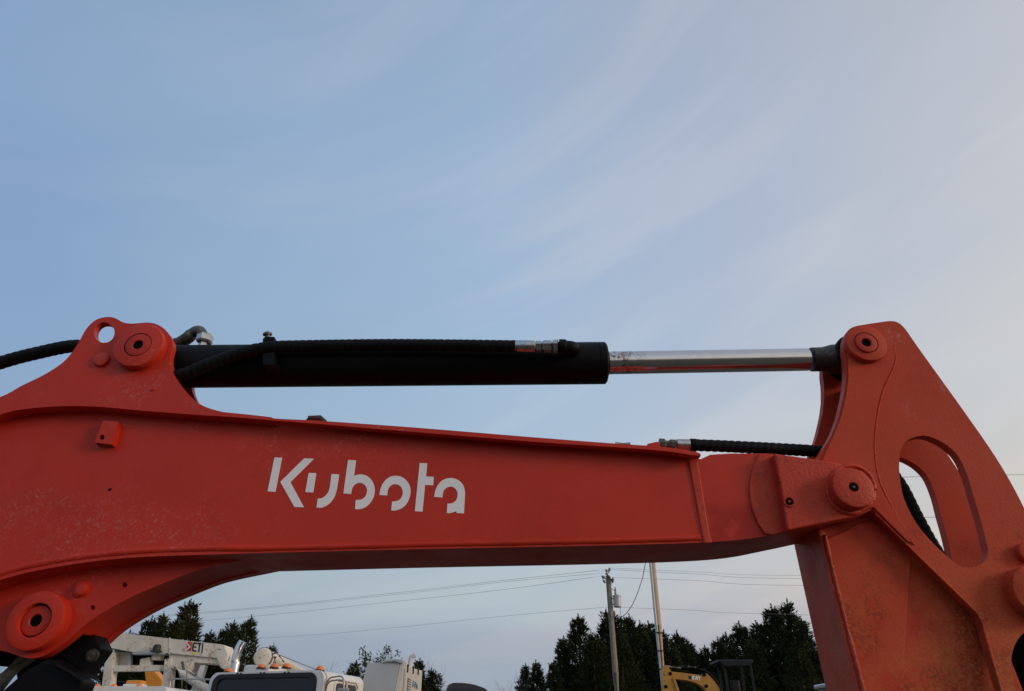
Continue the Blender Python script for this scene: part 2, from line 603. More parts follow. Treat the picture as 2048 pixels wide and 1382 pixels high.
# top closing plate below the lugs
prism3('top_flange', [(q.x, q.z) for q in [at(p[0], p[1] - 3, YL) for p in fl_low if p.x < 556] + [at(p[0], p[1], YL) for p in fl_low if p.x < 556][::-1]],
       YL + .021, 1.713, M['red'], boom, bev=0)
# bosses, pin, bolts on the upper lug
b1 = boss('pivot_boss', 275.7, 689, YL - .025, 49.5, .0255, M['red'], boom, ch=.004)
boss('pin', 275.7, 689, YL - .0262, 25, .02, M['pin'], b1, hole=(9.5, .02), ch=.001)
lathe('pin_groove', at(275.7, 689, YL - .0252), (0, 1, 0), [(0, plen(26.2, 689, YL)), (.004, plen(26.2, 689, YL))], M['hole'], b1, 48)
boss('bolt', 201, 717, YL - .011, 15.5, .012, M['cast'], boom, ch=.005, n=20)
boss('bolt', 306, 777.5, YL - .005, 4.2, .007, M['cast'], boom, ch=.002, n=8)
# bracket welded to the web
tab = plate('bracket', [(206, 841), (236, 843), (223, 889), (188, 885)], YW - .020, YW - .0165, M['red'], boom, holes=[circ(203.5, 874.5, 5, 14)], bev=.0012)
q = [at(*p, YW - .020) for p in ((236, 843), (223, 889), (188, 885), (206, 841))]


def sheet(name, a, b, y0, y1, th, m, parent):
    d = Vector((b.x - a.x, 0, b.z - a.z)).normalized()
    nrm = Vector((-d.z, 0, d.x)) * th
    return prism3(name, [(a.x, a.z), (b.x, b.z), (b.x + nrm.x, b.z + nrm.z), (a.x + nrm.x, a.z + nrm.z)], y0, y1, m, parent, bev=.0008)


sheet('bracket_side', q[0], q[1], YW - .0195, YW + .001, -.0035, M['red'], tab)
sheet('bracket_side', q[2], q[3], YW - .0195, YW + .001, -.0035, M['red'], tab)
tube('weld', dens([at(239, 846, YW), at(226, 892, YW)], .003), [.003 + .001 * RNG.random() for _ in range(40)][:len(dens([at(239, 846, YW), at(226, 892, YW)], .003))], M['weld'], tab, 8)
boss('tapped_hole', 219.5, 979, YW - .0008, 3.2, .004, M['hole'], boom, ch=.0004, n=12)  # flat black disc, the shaded hole is only its colour


def bead(name, px, Y, r, m, parent, step=.006, jit=.25, n=8):
    P = dens([at(p[0], p[1], Y) for p in sp(px, 4)], step)
    rr, a = [], 0
    for i in range(len(P)):
        a = .5 * a + .5 * RNG.uniform(-1, 1)
        rr.append(r * (1 + jit * a))
    return tube(name, P, rr, m, parent, n, smooth=80)


# raised weld / flange edge along the bottom of the web
bead('weld', [(p[0], p[1] - 9 - (3 if p[0] < 500 else 0)) for p in WB if -200 < p[0] < 1450], YW + .0035, .0085, M['red'], boom, .012, .10)
# butt seam between web and cast boom head
seam = [(1377, 921), (1396, 922), (1419, 1066), (1425, 1086), (1408, 1086), (1404, 1066)]
plate('weld', seam, YW - .004, YW + .002, M['cast'], boom, bev=.0035, seg=3)
# cast head
head = sp([(1519, 907.5), (1505, 938), (1499, 975), (1503, 1010), (1514, 1042), (1530, 1067)], 4) + [(1546, 1070), (1590, 1060), (1590, 912)]
plate('cast_head', head, YW - .0055, YW + .006, M['cast'], boom, bev=.003, seg=3)
fork = sp([(1548, 906), (1566, 909), (1610, 915), (1639, 919.5), (1683, 927), (1715, 936)], 3) + sp([(1733, 948), (1748, 966), (1754, 986), (1750, 1006), (1739, 1020), (1722, 1029.5)], 4) + \
    [(1713, 1032), (1639, 1048), (1576, 1061), (1571, 1040)] + [(1566, 998), (1557, 950)]
plate('fork_plate', fork, 1.468, 1.503, M['cast'], boom, bev=.0065, seg=3)
boss('tapped_hole', 1579, 1003, 1.4655, 12, .004, M['cast'], boom, hole=(8.5, .0015), ch=.002, n=24)
lathe('hole_shade_disc', at(1579, 1003, 1.4662), (0, 1, 0), [(0, plen(7.5, 1003, 1.466)), (.01, plen(7.5, 1003, 1.466))], M['hole'], boom, 20)  # black disc under the rim paints the shade of a deeper hole
wf = [(p.x, p.z) for p in (at(a[0], a[1], 1.468) for a in fork if a[0] > 1660)]
prism3('fork_plate', wf, 1.680, 1.712, M['cast'], boom, bev=.008, seg=3)
b2 = boss('pivot_boss', 1707.5, 974, 1.435, 41.5, .034, M['cast'], boom, ch=.004, hole=(9.3, .02))
lathe('hole_shade_disc', at(1707.5, 974, 1.4365), (0, 1, 0), [(0, plen(10.0, 974, 1.436)), (.03, plen(10.0, 974, 1.436))], M['hole'], b2, 20)  # black plug near the mouth, hole shade put into its colour
lathe('grease_nipple', at(1708, 974, 1.4358), (0, 1, 0), [(-.001, .0018), (0, .003), (.012, .003)], M['greysteel'], b2, 12)
bead('weld', circ(1702, 979, 47, 30) + [(1749, 979)], 1.468, .005, M['cast'], boom, .005, .4)
# lower lug plates at the boom foot
LOW = [(440, 1129), (393, 1141), (328, 1166), (273, 1189), (218.5, 1217.6), (175, 1246), (142, 1274.5), (113.6, 1296), (87, 1311.6), (65.5, 1316.5), (44, 1314), (17.5, 1305),
       (0, 1301), (-60, 1290), (-200, 1330), (-420, 1420)]
YLL = 1.558
low_px = sp(LOW, 5) + [(-420, 1310), (-150, 1205), (0, 1146), (100, 1124), (200, 1110), (300, 1104), (440, 1100), (540, 1098), (545, 1108)]
holes_low = [circ(249, 1169.5, 5.4, 16), circ(185, 1215, 5, 16)]
plate('lug_plate', low_px, YLL, YLL + .026, M['red'], boom, holes=holes_low, bev=.0025)
wlow = [(p.x, p.z) for p in (at(a[0], a[1], YLL) for a in low_px)]
prism3('lug_plate', wlow, 1.684, 1.712, M['red'], boom, bev=.0025)
cpx = sp([(560, 1104), (500, 1114), (440, 1127), (393, 1138.5), (328, 1163.5), (273, 1186.5), (218.5, 1214), (175, 1243), (150, 1264)], 4)
cpw = [at(p[0], p[1], YLL) for p in cpx] + [at(p[0] - 4, p[1] - 9, YLL) for p in cpx[::-1]]
prism3('bottom_plate', [(p.x, p.z) for p in cpw], YLL + .025, 1.685, M['red'], boom, bev=0)
b3 = boss('pivot_boss', 69, 1240, YLL - .028, 57, .029, M['red'], boom, ch=.004, step=[(33, .011)])
boss('pin', 71, 1241, YLL - .0192, 29, .02, M['pin'], b3, hole=(11.5, .016), ch=.002)
lathe('pin_groove', at(69, 1240, YLL - .0172), (0, 1, 0), [(0, plen(32.2, 1240, YLL)), (.004, plen(32.2, 1240, YLL))], M['hole'], b3, 48)
lathe('grease_nipple', at(75, 1240, YLL - .003), (0, 1, 0), [(-.004, .0022), (0, .0035), (.01, .0035)], M['greysteel'], b3, 12)
b4 = boss('bolt', 160, 1177, YLL - .014, 13, .015, M['red'], boom, ch=.004, n=24)
lathe('washer', at(160, 1177, YLL - .0045), (0, 1, 0), [(0, plen(15, 1177, YLL)), (.002, plen(17, 1177, YLL)), (.006, plen(18, 1177, YLL))], M['red'], b4, 28)
# lettering on the web, one mesh for each letter stroke group
LT = 4.096
letters = [
    [[(282, 142), (345, 145), (290, 425), (226, 420)], [(525, 150), (606, 153), (413, 345), (524, 551), (445, 548), (330, 343)]],
    [[(562, 269), (625, 272), (600, 430), (535, 426)],
     [(750, 278), (813, 282)] + sp([(795, 400), (772, 468), (735, 518), (690, 547), (655, 555), (626, 552)], 4) + sp([(637, 480), (662, 478), (690, 465), (714, 440), (730, 408), (738, 370)], 4)],
    [[(885, 163), (950, 167)] + sp([(934, 295), (962, 285), (1000, 282), (1040, 295), (1075, 325), (1098, 370), (1104, 415), (1095, 465), (1070, 510), (1035, 545), (995, 563), (960, 567), (942, 564)], 3)
     + sp([(949, 491), (985, 489), (1010, 478), (1030, 455), (1040, 425), (1038, 395), (1022, 368), (1000, 354), (975, 351), (950, 358), (928, 378), (916, 405), (911, 442)], 3) + [(847, 437)]],
    [sp([(1142, 450), (1148, 410), (1165, 365), (1195, 325), (1235, 300), (1280, 293), (1325, 303), (1362, 330), (1388, 370), (1397, 415), (1392, 460), (1372, 510), (1340, 548), (1300, 570), (1265, 578), (1238, 576)], 3)
     + sp([(1246, 504), (1275, 502), (1305, 490), (1325, 465), (1333, 435), (1330, 405), (1315, 380), (1292, 365), (1265, 362), (1240, 370), (1220, 390), (1210, 415), (1206, 454)], 3)],
    [[(1472, 188), (1534, 191), (1524, 298), (1587, 302), (1583, 371), (1516, 368), (1495, 587), (1432, 583)]],
    [sp([(1591, 466), (1597, 425), (1615, 380), (1645, 340), (1685, 318), (1730, 311), (1775, 322), (1812, 348), (1836, 390), (1844, 440)], 3) + [(1834, 601), (1773, 598), (1774, 582), (1745, 592), (1715, 600), (1694, 597)]
     + sp([(1700, 521), (1730, 520), (1755, 508), (1773, 487), (1782, 455), (1780, 425), (1765, 400), (1742, 384), (1718, 382), (1695, 390), (1672, 410), (1662, 437), (1658, 470)], 3)],
]
for strokes in letters:
    bm = bmesh.new()
    for st in strokes:
        loop = [at(480 + p[0] / LT, 880 + p[1] / LT, YW - .0006) for p in st]
        tr = tessellate_polygon([loop])
        va = [bm.verts.new(p) for p in loop]
        vb = [bm.verts.new(p + Vector((0, .0011, 0))) for p in loop]
        for t3 in tr:
            bm.faces.new([va[i] for i in t3])
        for i in range(len(loop)):
            j = (i + 1) % len(loop)
            bm.faces.new([va[i], va[j], vb[j], vb[i]])
    bmesh.ops.recalc_face_normals(bm, faces=bm.faces[:])
    finish('letter', bm, M['white'], boom, 0)
# plugs on the boom top
tube('plug', [at(613, 842, 1.53), at(617, 838, 1.53), at(640, 837.5, 1.53), at(650, 845, 1.53)], [.006, .008, .009, .007], M['greysteel'], boom, 6)
tube('plug', [at(1231, 890, 1.54), at(1260, 891, 1.54)], [.008, .008], M['galv'], boom, 6)
plate('hose_block', [(1295, 887), (1313, 883), (1320, 884), (1320, 905), (1290, 905)], 1.535, 1.575, M['red'], boom, bev=.002)

# --- arm
ARM = [(1692, 752), (1691, 722), (1688, 698), (1689, 678), (1697, 661), (1713, 651.5)]
arm_left = [(1692, 752), (1688, 785), (1677, 832), (1664, 867), (1650, 891), (1632, 918)]
YA = 1.512
arm_out = sp(arm_left[::-1], 4)[:-1] + sp(ARM, 4) + sp([(1745, 646.5), (1779, 642), (1796, 645), (1809, 656), (1822, 674)], 4) + \
    sp([(1835, 693), (1932, 828), (1990, 912), (2030, 980), (2070, 1060), (2110, 1140), (2135, 1200), (2130, 1245)], 4) + \
    sp([(2085, 1252), (2048, 1266), (2029, 1292), (2022, 1325), (2024, 1350), (2036, 1395), (2075, 1500)], 4) + \
    [(2110, 1600), (2065, 1600), (2004, 1382), (1975, 1285), (1961, 1233), (1940, 1211), (1850, 1122), (1745, 1019), (1700, 1040), (1630, 1040)]
slot = sp([(1800, 906), (1804, 892), (1818, 878.5), (1840, 871.5), (1858, 873), (1884, 884), (1906, 900.5), (1921, 920), (1936, 955), (1947, 993), (1961, 1038), (1974, 1090), (1976, 1105), (1970, 1122),
           (1950, 1134), (1929, 1134), (1909, 1125), (1868, 1088), (1840, 1056), (1822, 1028), (1807, 994), (1801, 965), (1798.5, 936), (1800, 906)], 3)[:-1]
# arm box
abox = [(1626, 1010), (1634, 1045), (1715, 1382), (1795, 1700), (1860, 1960), (1980, 1960), (2075, 1700), (2070, 1440), (1995, 1250), (1850, 1106), (1760, 1012), (1700, 1000)]
arm = plate('arm', abox, 1.550, 1.705, M['arm'], EX, bev=.003)
arm['label'] = 'dusty red arm hanging from the boom head'
ap = plate('arm_bracket', arm_out, YA, YA + .024, M['arm'], arm, holes=[slot], bev=.003)
wa = [(p.x, p.z) for p in (at(a[0], a[1], YA) for a in arm_out)]
ws = [(p.x, p.z) for p in (at(a[0], a[1], YA) for a in slot)]
prism3('arm_bracket', wa, 1.650, 1.674, M['arm'], arm, holes=[ws], bev=.003)
wpx = sp([(1736, 732), (1728, 790), (1716, 835), (1702, 868)], 4)
wpw = [at(p[0], p[1], YA) for p in wpx] + [at(p[0] + 15, p[1] + 3, YA) for p in wpx[::-1]]
prism3('bracket_web', [(p.x, p.z) for p in wpw], 1.5355, 1.6505, M['arm'], arm, bev=0)
# doubler plate round the upper pin, its weld
dbl_r = sp([(1772, 671), (1782, 684), (1789, 704), (1788, 726), (1777, 751), (1764, 780), (1755, 815), (1750, 850), (1747, 890), (1750, 930), (1757, 962), (1769, 990), (1788, 1022), (1808, 1058), (1824, 1086)], 4)
dbl_l = sp([(1697, 752), (1696, 720), (1694, 690), (1697, 672), (1708, 660), (1730, 654), (1755, 659)], 4)
dbl = dbl_l + dbl_r + [(1814, 1081), (1747, 1014), (1700, 1030), (1640, 1030), (1640, 930), (1655, 897)] + sp([(1669, 868), (1682, 833), (1693, 786)], 4)
plate('doubler_plate', dbl, YA - .005, YA + .001, M['arm'], arm, bev=.003)
bead('weld', [(1786, 692), (1791, 712), (1789, 730), (1779, 753), (1766, 782), (1757, 817), (1752, 850), (1749, 890), (1752, 930), (1759, 962), (1771, 990), (1790, 1025), (1812, 1065), (1828, 1090)],
     YA - .0003, .0027, M['arm'], arm, .004, .5, 6)
b5 = boss('pivot_boss', 1733, 684.5, YA - .021, 41, .017, M['arm'], arm, ch=.004)
boss('pin', 1733, 684.5, YA - .0265, 21.5, .02, M['pin'], b5, hole=(9.2, .022), ch=.0015)
lathe('pin_groove', at(1733, 684.5, YA - .0214), (0, 1, 0), [(0, plen(22.8, 684, YA)), (.004, plen(22.8, 684, YA))], M['hole'], b5, 40)
boss('pivot_boss', 2080, 1183, YA - .033, 52, .0335, M['arm'], arm, ch=.004)
boss('bolt', 2058, 1104, YA - .016, 19, .017, M['arm'], arm, ch=.004, n=24)
# side panel of the arm, proud of the rest, with weld seams
panel = [(1653, 1078), (1690, 1062), (1716, 1048), (1745, 1044), (1765, 1056), (1822, 1117), (1819, 1160), (1814, 1230), (1810, 1300), (1808, 1382), (1806, 1500), (1806, 1640), (1790, 1640), (1722, 1360)]
plate('side_panel', panel, 1.541, 1.551, M['arm'], arm, bev=.0028)
plate('weld', [(1635, 1058), (1650, 1062), (1668, 1140), (1700, 1265), (1731, 1382), (1772, 1540), (1755, 1540), (1714, 1382), (1684, 1265), (1655, 1140)], 1.5455, 1.552, M['weld'], arm, bev=.004, seg=3)
bead('weld', [(1649, 1070), (1668, 1150), (1698, 1270), (1727, 1382), (1765, 1540)], 1.5425, .0045, M['weld'], arm, .004, .45)
bead('weld', [(1747, 1024), (1790, 1066), (1850, 1125), (1935, 1208), (1960, 1236), (1977, 1292), (2004, 1385), (2040, 1500)], YA - .0003, .0024, M['arm'], arm, .004, .5, 6)
boss('weld_plug', 1952, 1238, 1.546, 9, .006, M['arm'], arm, ch=.002, n=18)
# bucket on the ground below the frame, and its cylinder in the notch of the bracket
tip = at(1925, 1960, 1.6)
tube('bucket_cylinder', [at(2090, 1190, 1.595), at(2078, 1300, 1.595), at(2088, 1420, 1.595), at(2130, 1700, 1.595)], [.045, .058, .058, .058], M['black'], arm, 24)
bk = [(tip.x - .12 + .42 * math.cos(a), tip.z - .30 + .36 * math.sin(a)) for a in [math.radians(d) for d in range(80, 300, 14)]]
bki = [(x * .94 + (tip.x - .12) * .06, z * .94 + (tip.z - .30) * .06) for x, z in bk]
prism3('bucket', bk + bki[::-1], 1.30, 1.92, M['guard'], arm, bev=.004)

# --- arm cylinder
YC = 1.575
A0, A1 = at(300, 733.5, 1.553), at(1212, 726, YC)
ax = (A1 - A0).normalized()
L1 = (A1 - A0).length
rb = plen(42.5, 729, YC)
barrel = lathe('arm_cylinder', A0, ax, [(0, rb * .6), (.006, rb), (L1 - .024, rb), (L1 - .0235, rb - .0012), (L1 - .0215, rb - .0012), (L1 - .021, rb), (L1 - .004, rb), (L1, rb - .004), (L1, .03)], M['black'], EX, 64)
barrel['label'] = 'black hydraulic cylinder barrel with chrome rod'
YR = 1.592
A2 = at(1655, 718.5, YR)
ax2 = (A2 - A1).normalized()
L2 = (A2 - A1).length
rr = plen(23, 720, YC)
lathe('rod', A1 - ax2 * .02, ax2, [(0, rr), (L2 * .94, rr)], M['chrome'], barrel, 64)
lathe('rod_seal', A1 - ax2 * .004, ax2, [(0, rr + .010), (.006, rr + .009), (.009, rr + .004), (.009, rr)], M['black'], barrel, 48)
lathe('rod_collar', A1 + ax2 * (L2 * .925), ax2, [(0, rr + .0005), (.0008, rr + .0018), (.026, rr + .0022), (.034, rr + .003), (.045, rr + .006), (.058, rr + .009), (.075, rr + .009)], M['collar'], barrel, 48)
ec = at(1700, 717.5, YR)
lathe('rod_eye', ec - Vector((0, .041, 0)), (0, 1, 0), [(0, .048), (.004, .052), (.078, .052), (.082, .048)], M['black'], barrel, 40)
ec = at(296, 735, 1.545)
lathe('barrel_eye', ec - Vector((0, .043, 0)), (0, 1, 0), [(0, .055), (.004, .060), (.082, .060), (.086, .055)], M['black'], barrel, 40)
# oil port fitting on the barrel (top left): nut, elbow, hose end
f0 = at(405, 694, 1.545)
nut = lathe('port_nut', f0, (0.02, 0, 1), [(0, .012), (.012, .012), (.012, .018), (.017, .021), (.033, .021), (.036, .018), (.036, .012), (.038, .012)], M['steel'], barrel, 6, smooth=20)
el = [at(405, 682, 1.545), at(405, 672, 1.545), at(402, 664, 1.545), at(394, 662, 1.55), at(385, 667, 1.555), at(374, 677, 1.56), at(355, 689, 1.57)]
tube('elbow', [v for v in sp(el, 4)], [.0135] * 9 + [.0145] * 8 + [.0165] * 8, M['greysteel'], nut, 14)
# hose clamp
ck = plate('hose_clamp', [(525, 700), (525, 677), (530, 673), (549, 673), (549, 730), (525, 730)], 1.477, 1.53, M['black'], barrel, bev=.002)
lathe('bolt', at(536, 681, 1.492), (-.18, -.25, 1), [(0, .0095), (.004, .0095), (.004, .007), (.014, .007), (.0145, .0115), (.019, .0115), (.023, .006)], M['greysteel'], ck, 14)
# hoses
YH = 1.497


def hose(name, px, r, parent, label, rib=True, step=.0034, n=16):
    P = dens([at(*p) for p in sp(px, 8)], step)
    o = tube(name, P, r, M['rubber'], parent, n, rib=(.0165, .0017, 1) if rib else None, smooth=80)
    o['label'] = label
    return o


rh = plen(11.2, 700, YH)
h1 = hose('hydraulic_hose', [(280, 782, 1.50), (330, 760, 1.49), (372, 747, 1.484), (430, 724, 1.479), (490, 704, 1.479), (545, 694.5, 1.480), (620, 692, 1.484), (760, 690, 1.486), (880, 690.5, 1.486), (1033, 692.5, 1.486)],
          rh, EX, 'black spiral-wrapped hose lying along the cylinder barrel')
Fd = (at(1120, 693.5, 1.486) - at(1030, 692.5, 1.486)).normalized()
k = plen(1, 693, 1.486)
lathe('ferrule', at(1030, 692.5, 1.486), Fd, [(0, 11.6 * k), (1 * k, 12.3 * k), (39 * k, 12.3 * k), (41 * k, 10 * k)], M['steel'], h1, 24)
lathe('hex_nut', at(1071, 693, 1.486), Fd, [(0, 9 * k), (1 * k, 11.5 * k), (11 * k, 11.5 * k), (12 * k, 8.5 * k)], M['steel'], h1, 6, smooth=20)
lathe('hex_nut', at(1084, 693, 1.486), Fd, [(0, 9.5 * k), (4 * k, 12.8 * k), (18 * k, 12.8 * k), (20 * k, 9 * k)], M['steel'], h1, 6, smooth=20)
lathe('hex_nut', at(1105, 693.2, 1.486), Fd, [(0, 12 * k), (1 * k, 14 * k), (10 * k, 14 * k), (11 * k, 10 * k)], M['steel'], h1, 6, smooth=20)
tube('elbow', sp([at(1115, 693.5, 1.486), at(1130, 694, 1.486), at(1143, 695, 1.488), at(1147, 697, 1.503), at(1147, 700, 1.525)], 5), [.0195] * 6 + [.0165] * 15, M['black'], h1, 18)
h2 = hose('hydraulic_hose', [(-560, 1030, 1.56), (-250, 830, 1.56), (-120, 768, 1.56), (0, 726, 1.56), (75, 706, 1.56), (150, 692, 1.56), (200, 701, 1.56), (260, 705, 1.56), (320, 700, 1.565), (360, 686, 1.57)],
          plen(12.0, 700, 1.56), EX, 'black spiral-wrapped hose arching behind the lifting eye')
h3 = hose('hydraulic_hose', [(1386, 890, 1.56), (1450, 892.5, 1.56), (1540, 897, 1.56), (1625, 902, 1.565), (1700, 910, 1.58), (1765, 932, 1.59), (1800, 968, 1.595), (1832, 1030, 1.60), (1865, 1090, 1.60), (1905, 1150, 1.60), (1960, 1240, 1.60)],
          plen(10.8, 895, 1.56), EX, 'black spiral-wrapped hose running from boom top into the arm')
k = plen(1, 890, 1.56)
Fd = (at(1390, 890, 1.56) - at(1320, 887, 1.56)).normalized()
lathe('hex_nut', at(1318, 887.5, 1.56), Fd, [(0, 9 * k), (1 * k, 11.5 * k), (10 * k, 11.5 * k), (14 * k, 7.5 * k), (20 * k, 8 * k), (23 * k, 10.5 * k), (32 * k, 10.5 * k)], M['greysteel'], h3, 8, smooth=20)
lathe('ferrule', at(1352, 888.7, 1.56), Fd, [(0, 8 * k), (1 * k, 10.6 * k), (28 * k, 11.4 * k), (36 * k, 11.6 * k)], M['steel'], h3, 24)
lathe('hose_collar', at(1379, 889.9, 1.56), Fd, [(0, 11.7 * k), (2 * k, 13 * k), (13 * k, 13 * k), (14 * k, 12 * k)], M['rubber'], h3, 20)

# --- boom cylinder under the foot
bc = tube('boom_cylinder', [at(78, 1292, 1.63), at(-30, 1392, 1.63), at(-300, 1640, 1.63)], [.024, .024, .024], M['rodchrome'], EX, 28)
bc['label'] = 'chrome rod below the boom foot'
gd = plate('cylinder_guard', [(92, 1318), (112, 1320), (166, 1361), (160, 1376), (120, 1460), (-20, 1600), (-120, 1560), (-8, 1392), (54, 1338)], 1.545, 1.60, M['guard'], bc, bev=.006)
plate('guard_bracket', [(108, 1312), (128, 1318), (165, 1356), (168, 1340), (200, 1296), (186, 1268), (150, 1280)], 1.60, 1.66, M['guard'], bc, bev=.004)
lathe('flange_bolt', at(181, 1311, 1.592), (-.1, 1, .1), [(0, .006), (.001, .009), (.005, .009), (.005, .0125), (.009, .0135), (.010, .0135)], M['collar'], bc, 20)
tube('guard_hose', sp([at(125, 1322, 1.60), at(110, 1328, 1.54), at(140, 1345, 1.535), at(164, 1362, 1.54)], 6), .004, M['rubber'], bc, 8)
plate('guard_plate', [(-90, 1300), (0, 1296), (110, 1306), (150, 1330), (130, 1420), (40, 1500), (-20, 1440), (20, 1392), (34, 1360), (30, 1335), (-20, 1330)], 1.665, 1.68, M['guard'], bc, bev=.003)
lathe('rod_eye', at(69, 1262, 1.60), (0, 1, 0), [(0, .05), (.08, .05)], M['black'], bc, 32)
# --- rest of the machine, beyond the left edge of the picture
hx = at(-950, 1400, 1.6)
bd = box('body', hx.x - 2.3, hx.x - .25, .75, 2.45, .85, 1.75, M['red'], EX, bev=.09, seg=4)
box('swing_post', hx.x - .45, hx.x + .12, 1.42, 1.78, .8, hx.z + .05, M['cast'], EX, bev=.04)
box('undercarriage', hx.x - 2.0, hx.x - .3, 1.05, 2.15, .3, .86, M['guard'], EX, bev=.04)
for y in (.62, 2.1):
    o = prism3('track', [(hx.x - 1.15 + sgn * .95 + .27 * math.cos(a) * 1, .29 + .27 * math.sin(a)) for sgn, a0 in ((1, -90), (-1, 90)) for a in [math.radians(a0 + 15 * i) for i in range(13)]],
               y, y + .42, M['track'], EX, bev=.02)
for (x, y) in ((hx.x - 2.1, .85), (hx.x - 2.1, 1.5), (hx.x - 1.1, .85), (hx.x - 1.1, 1.5)):
    box('cab_post', x, x + .06, y, y + .06, 1.74, 2.62, M['guard'], bd, bev=.01)
box('cab_roof', hx.x - 2.2, hx.x - .95, .78, 1.62, 2.61, 2.72, M['guard'], bd, bev=.04)

# ------------------------------------------------------------------ BACKGROUND VEHICLES


def wheel(parent, x, y, r, w):
    o = lathe('wheel', (x, y, r), (1, 0, 0), [(0, r * .55), (0, r * .9), (.03, r), (w - .03, r), (w, r * .9), (w, r * .55)], M['tyre'], parent, 28)
    lathe('rim', (x + .02, y, r), (1, 0, 0), [(0, .1), (0, r * .5), (.02, r * .54), (w - .06, r * .54), (w - .04, r * .5), (w - .04, .1)], M['galv'], o, 20)


def marker(parent, p, s, mesh=[None]):
    """amber clearance lamp: black base and teardrop lens"""
    o = lathe('marker_light', p, (0, .25, 1), [(0, s * .95), (s * .2, s), (s * .55, s * .85), (s * .85, s * .55), (s * .98, s * .12)], M['amber'], parent, 14, smooth=70)
    lathe('lamp_base', p - Vector((0, 0, s * .12)), (0, 0, 1), [(0, s * 1.15), (s * .16, s * 1.1)], M['gasket'], o, 14)
    return o


# --- white conventional truck, facing the camera
YT = 12.5
TX = -3.815
zr = at(546, 1336, YT).z
hw = 1.07
TR = empty('boom_truck', (TX, YT + 1, 0), 'white truck cab with five amber roof lamps and a chrome exhaust stack', 'truck')
TR_A = math.radians(-15)


def tl(v):
    """world point -> the truck's own unturned frame"""
    o_ = Vector((TX, YT + 1, 0))
    return Matrix.Rotation(-TR_A, 3, 'Z') @ (v - o_) + o_




def rrect(x0, x1, z0, z1, r, n=6, crown=0.0):
    out = []
    for cx, cz, a0 in ((x1 - r, z1 - r, 0), (x0 + r, z1 - r, 90), (x0 + r, z0 + r, 180), (x1 - r, z0 + r, 270)):
        for i in range(n + 1):
            a = math.radians(a0 + 90 * i / n)
            out.append((cx + r * math.cos(a), cz + r * math.sin(a)))
    if crown:
        c, h = (x0 + x1) / 2, (x1 - x0) / 2
        out = [(x, z + (crown * (1 - ((x - c) / h) ** 2) if z > (z0 + z1) / 2 else 0)) for x, z in out]
    return out


cabp = rrect(TX - hw, TX + hw, 1.15, zr - .06, .13, 6, .06)
# windscreen opening in the front wall, cab as shell: rear body, front frame with hole
wsx0, wsx1 = TX - .91 * hw, TX + .86 * hw
wsz1 = at(530, 1351, YT).z
wsr = rrect(wsx0, wsx1, 1.75, wsz1, .12, 6, .02)
cab = prism3('cab', cabp, YT + .06, YT + 1.45, M['truckwhite'], TR, bev=.10, seg=5)
prism3('cab_front', cabp, YT, YT + .12, M['truckwhite'], cab, holes=[wsr], bev=.045, seg=4)
wsg = rrect(wsx0 - .03, wsx1 + .03, 1.72, wsz1 + .03, .14, 6, .02)
wsi = rrect(wsx0 + .045, wsx1 - .045, 1.80, wsz1 - .04, .10, 6, .02)
ws_ = prism3('windscreen', wsi, YT + .03, YT + .05, M['glass'], TR, bev=.004)
prism3('windscreen_gasket', wsg, YT - .012, YT + .045, M['gasket'], ws_, holes=[wsi], bev=.01)
for u_ in (-.78, -.19, .035, .255, .84):
    p = Vector((TX + u_ * hw, 0, 0))
    s = plen(9, 1336, YT)
    marker(cab, Vector((p.x, YT + .13, zr + .012 - .06 * ((p.x - TX) / hw) ** 2 - (.015 if abs(p.x - TX) > .5 else 0))), s)
for u_ in (-.52, -.46, -.11, -.05, .31, .38):
    p = Vector((TX + u_ * hw, 0, zr - .085))
    prism3('roof_clip', [(p.x - .022, p.z - .028), (p.x + .008, p.z - .028), (p.x + .026, p.z + .026), (p.x - .004, p.z + .026)], YT - .014, YT + .05, M['gasket'], cab, bev=.004)
# side window (towards the middle of the yard) and mirror frame
sx = TX + hw
sw = at(690, 1368, YT + .8)
bm = bmesh.new()
ring = rrect(YT + .42, YT + 1.15, 1.55, wsz1 - .10, .07, 5)
for (a, b_, d) in ((1.0, None, .012),):
    va = [bm.verts.new((sx + d, y, z)) for y, z in ring]
    vb = [bm.verts.new((sx - .02, y, z)) for y, z in ring]
    bm.faces.new(va)
    for i in range(len(ring)):
        j = (i + 1) % len(ring)
        bm.faces.new([va[i], va[j], vb[j], vb[i]])
bmesh.ops.recalc_face_normals(bm, faces=bm.faces[:])
win = finish('door_window', bm, M['glass'], TR, 40)
ringo = rrect(YT + .37, YT + 1.20, 1.50, wsz1 - .05, .10, 5)
tube('window_frame', [Vector((sx + .008, y, z)) for y, z in ringo + ringo[:1]], .022, M['truckwhite'], win, 8)
mz = at(690, 1359, YT + .3).z
for k_, dz in ((0, 0), (1, -.05)):
    tube('mirror_arm', sp([Vector((sx - .02, YT + .10, mz - .62)), Vector((sx + .03, YT + .06, mz - .08 + dz)), Vector((sx + .20, YT + .02, mz + dz)), Vector((sx + .34, YT - .02 + .1 * k_, mz - .02 + dz)),
                           Vector((sx + .38, YT - .02 + .1 * k_, mz - .2)), Vector((sx + .38, YT - .02 + .1 * k_, mz - .8))], 6), .013, M['tubing'], TR, 8)
box('mirror', sx + .27, sx + .46, YT - .03, YT + .04, mz - .62, mz - .17, M['tubing'], TR, bev=.02)
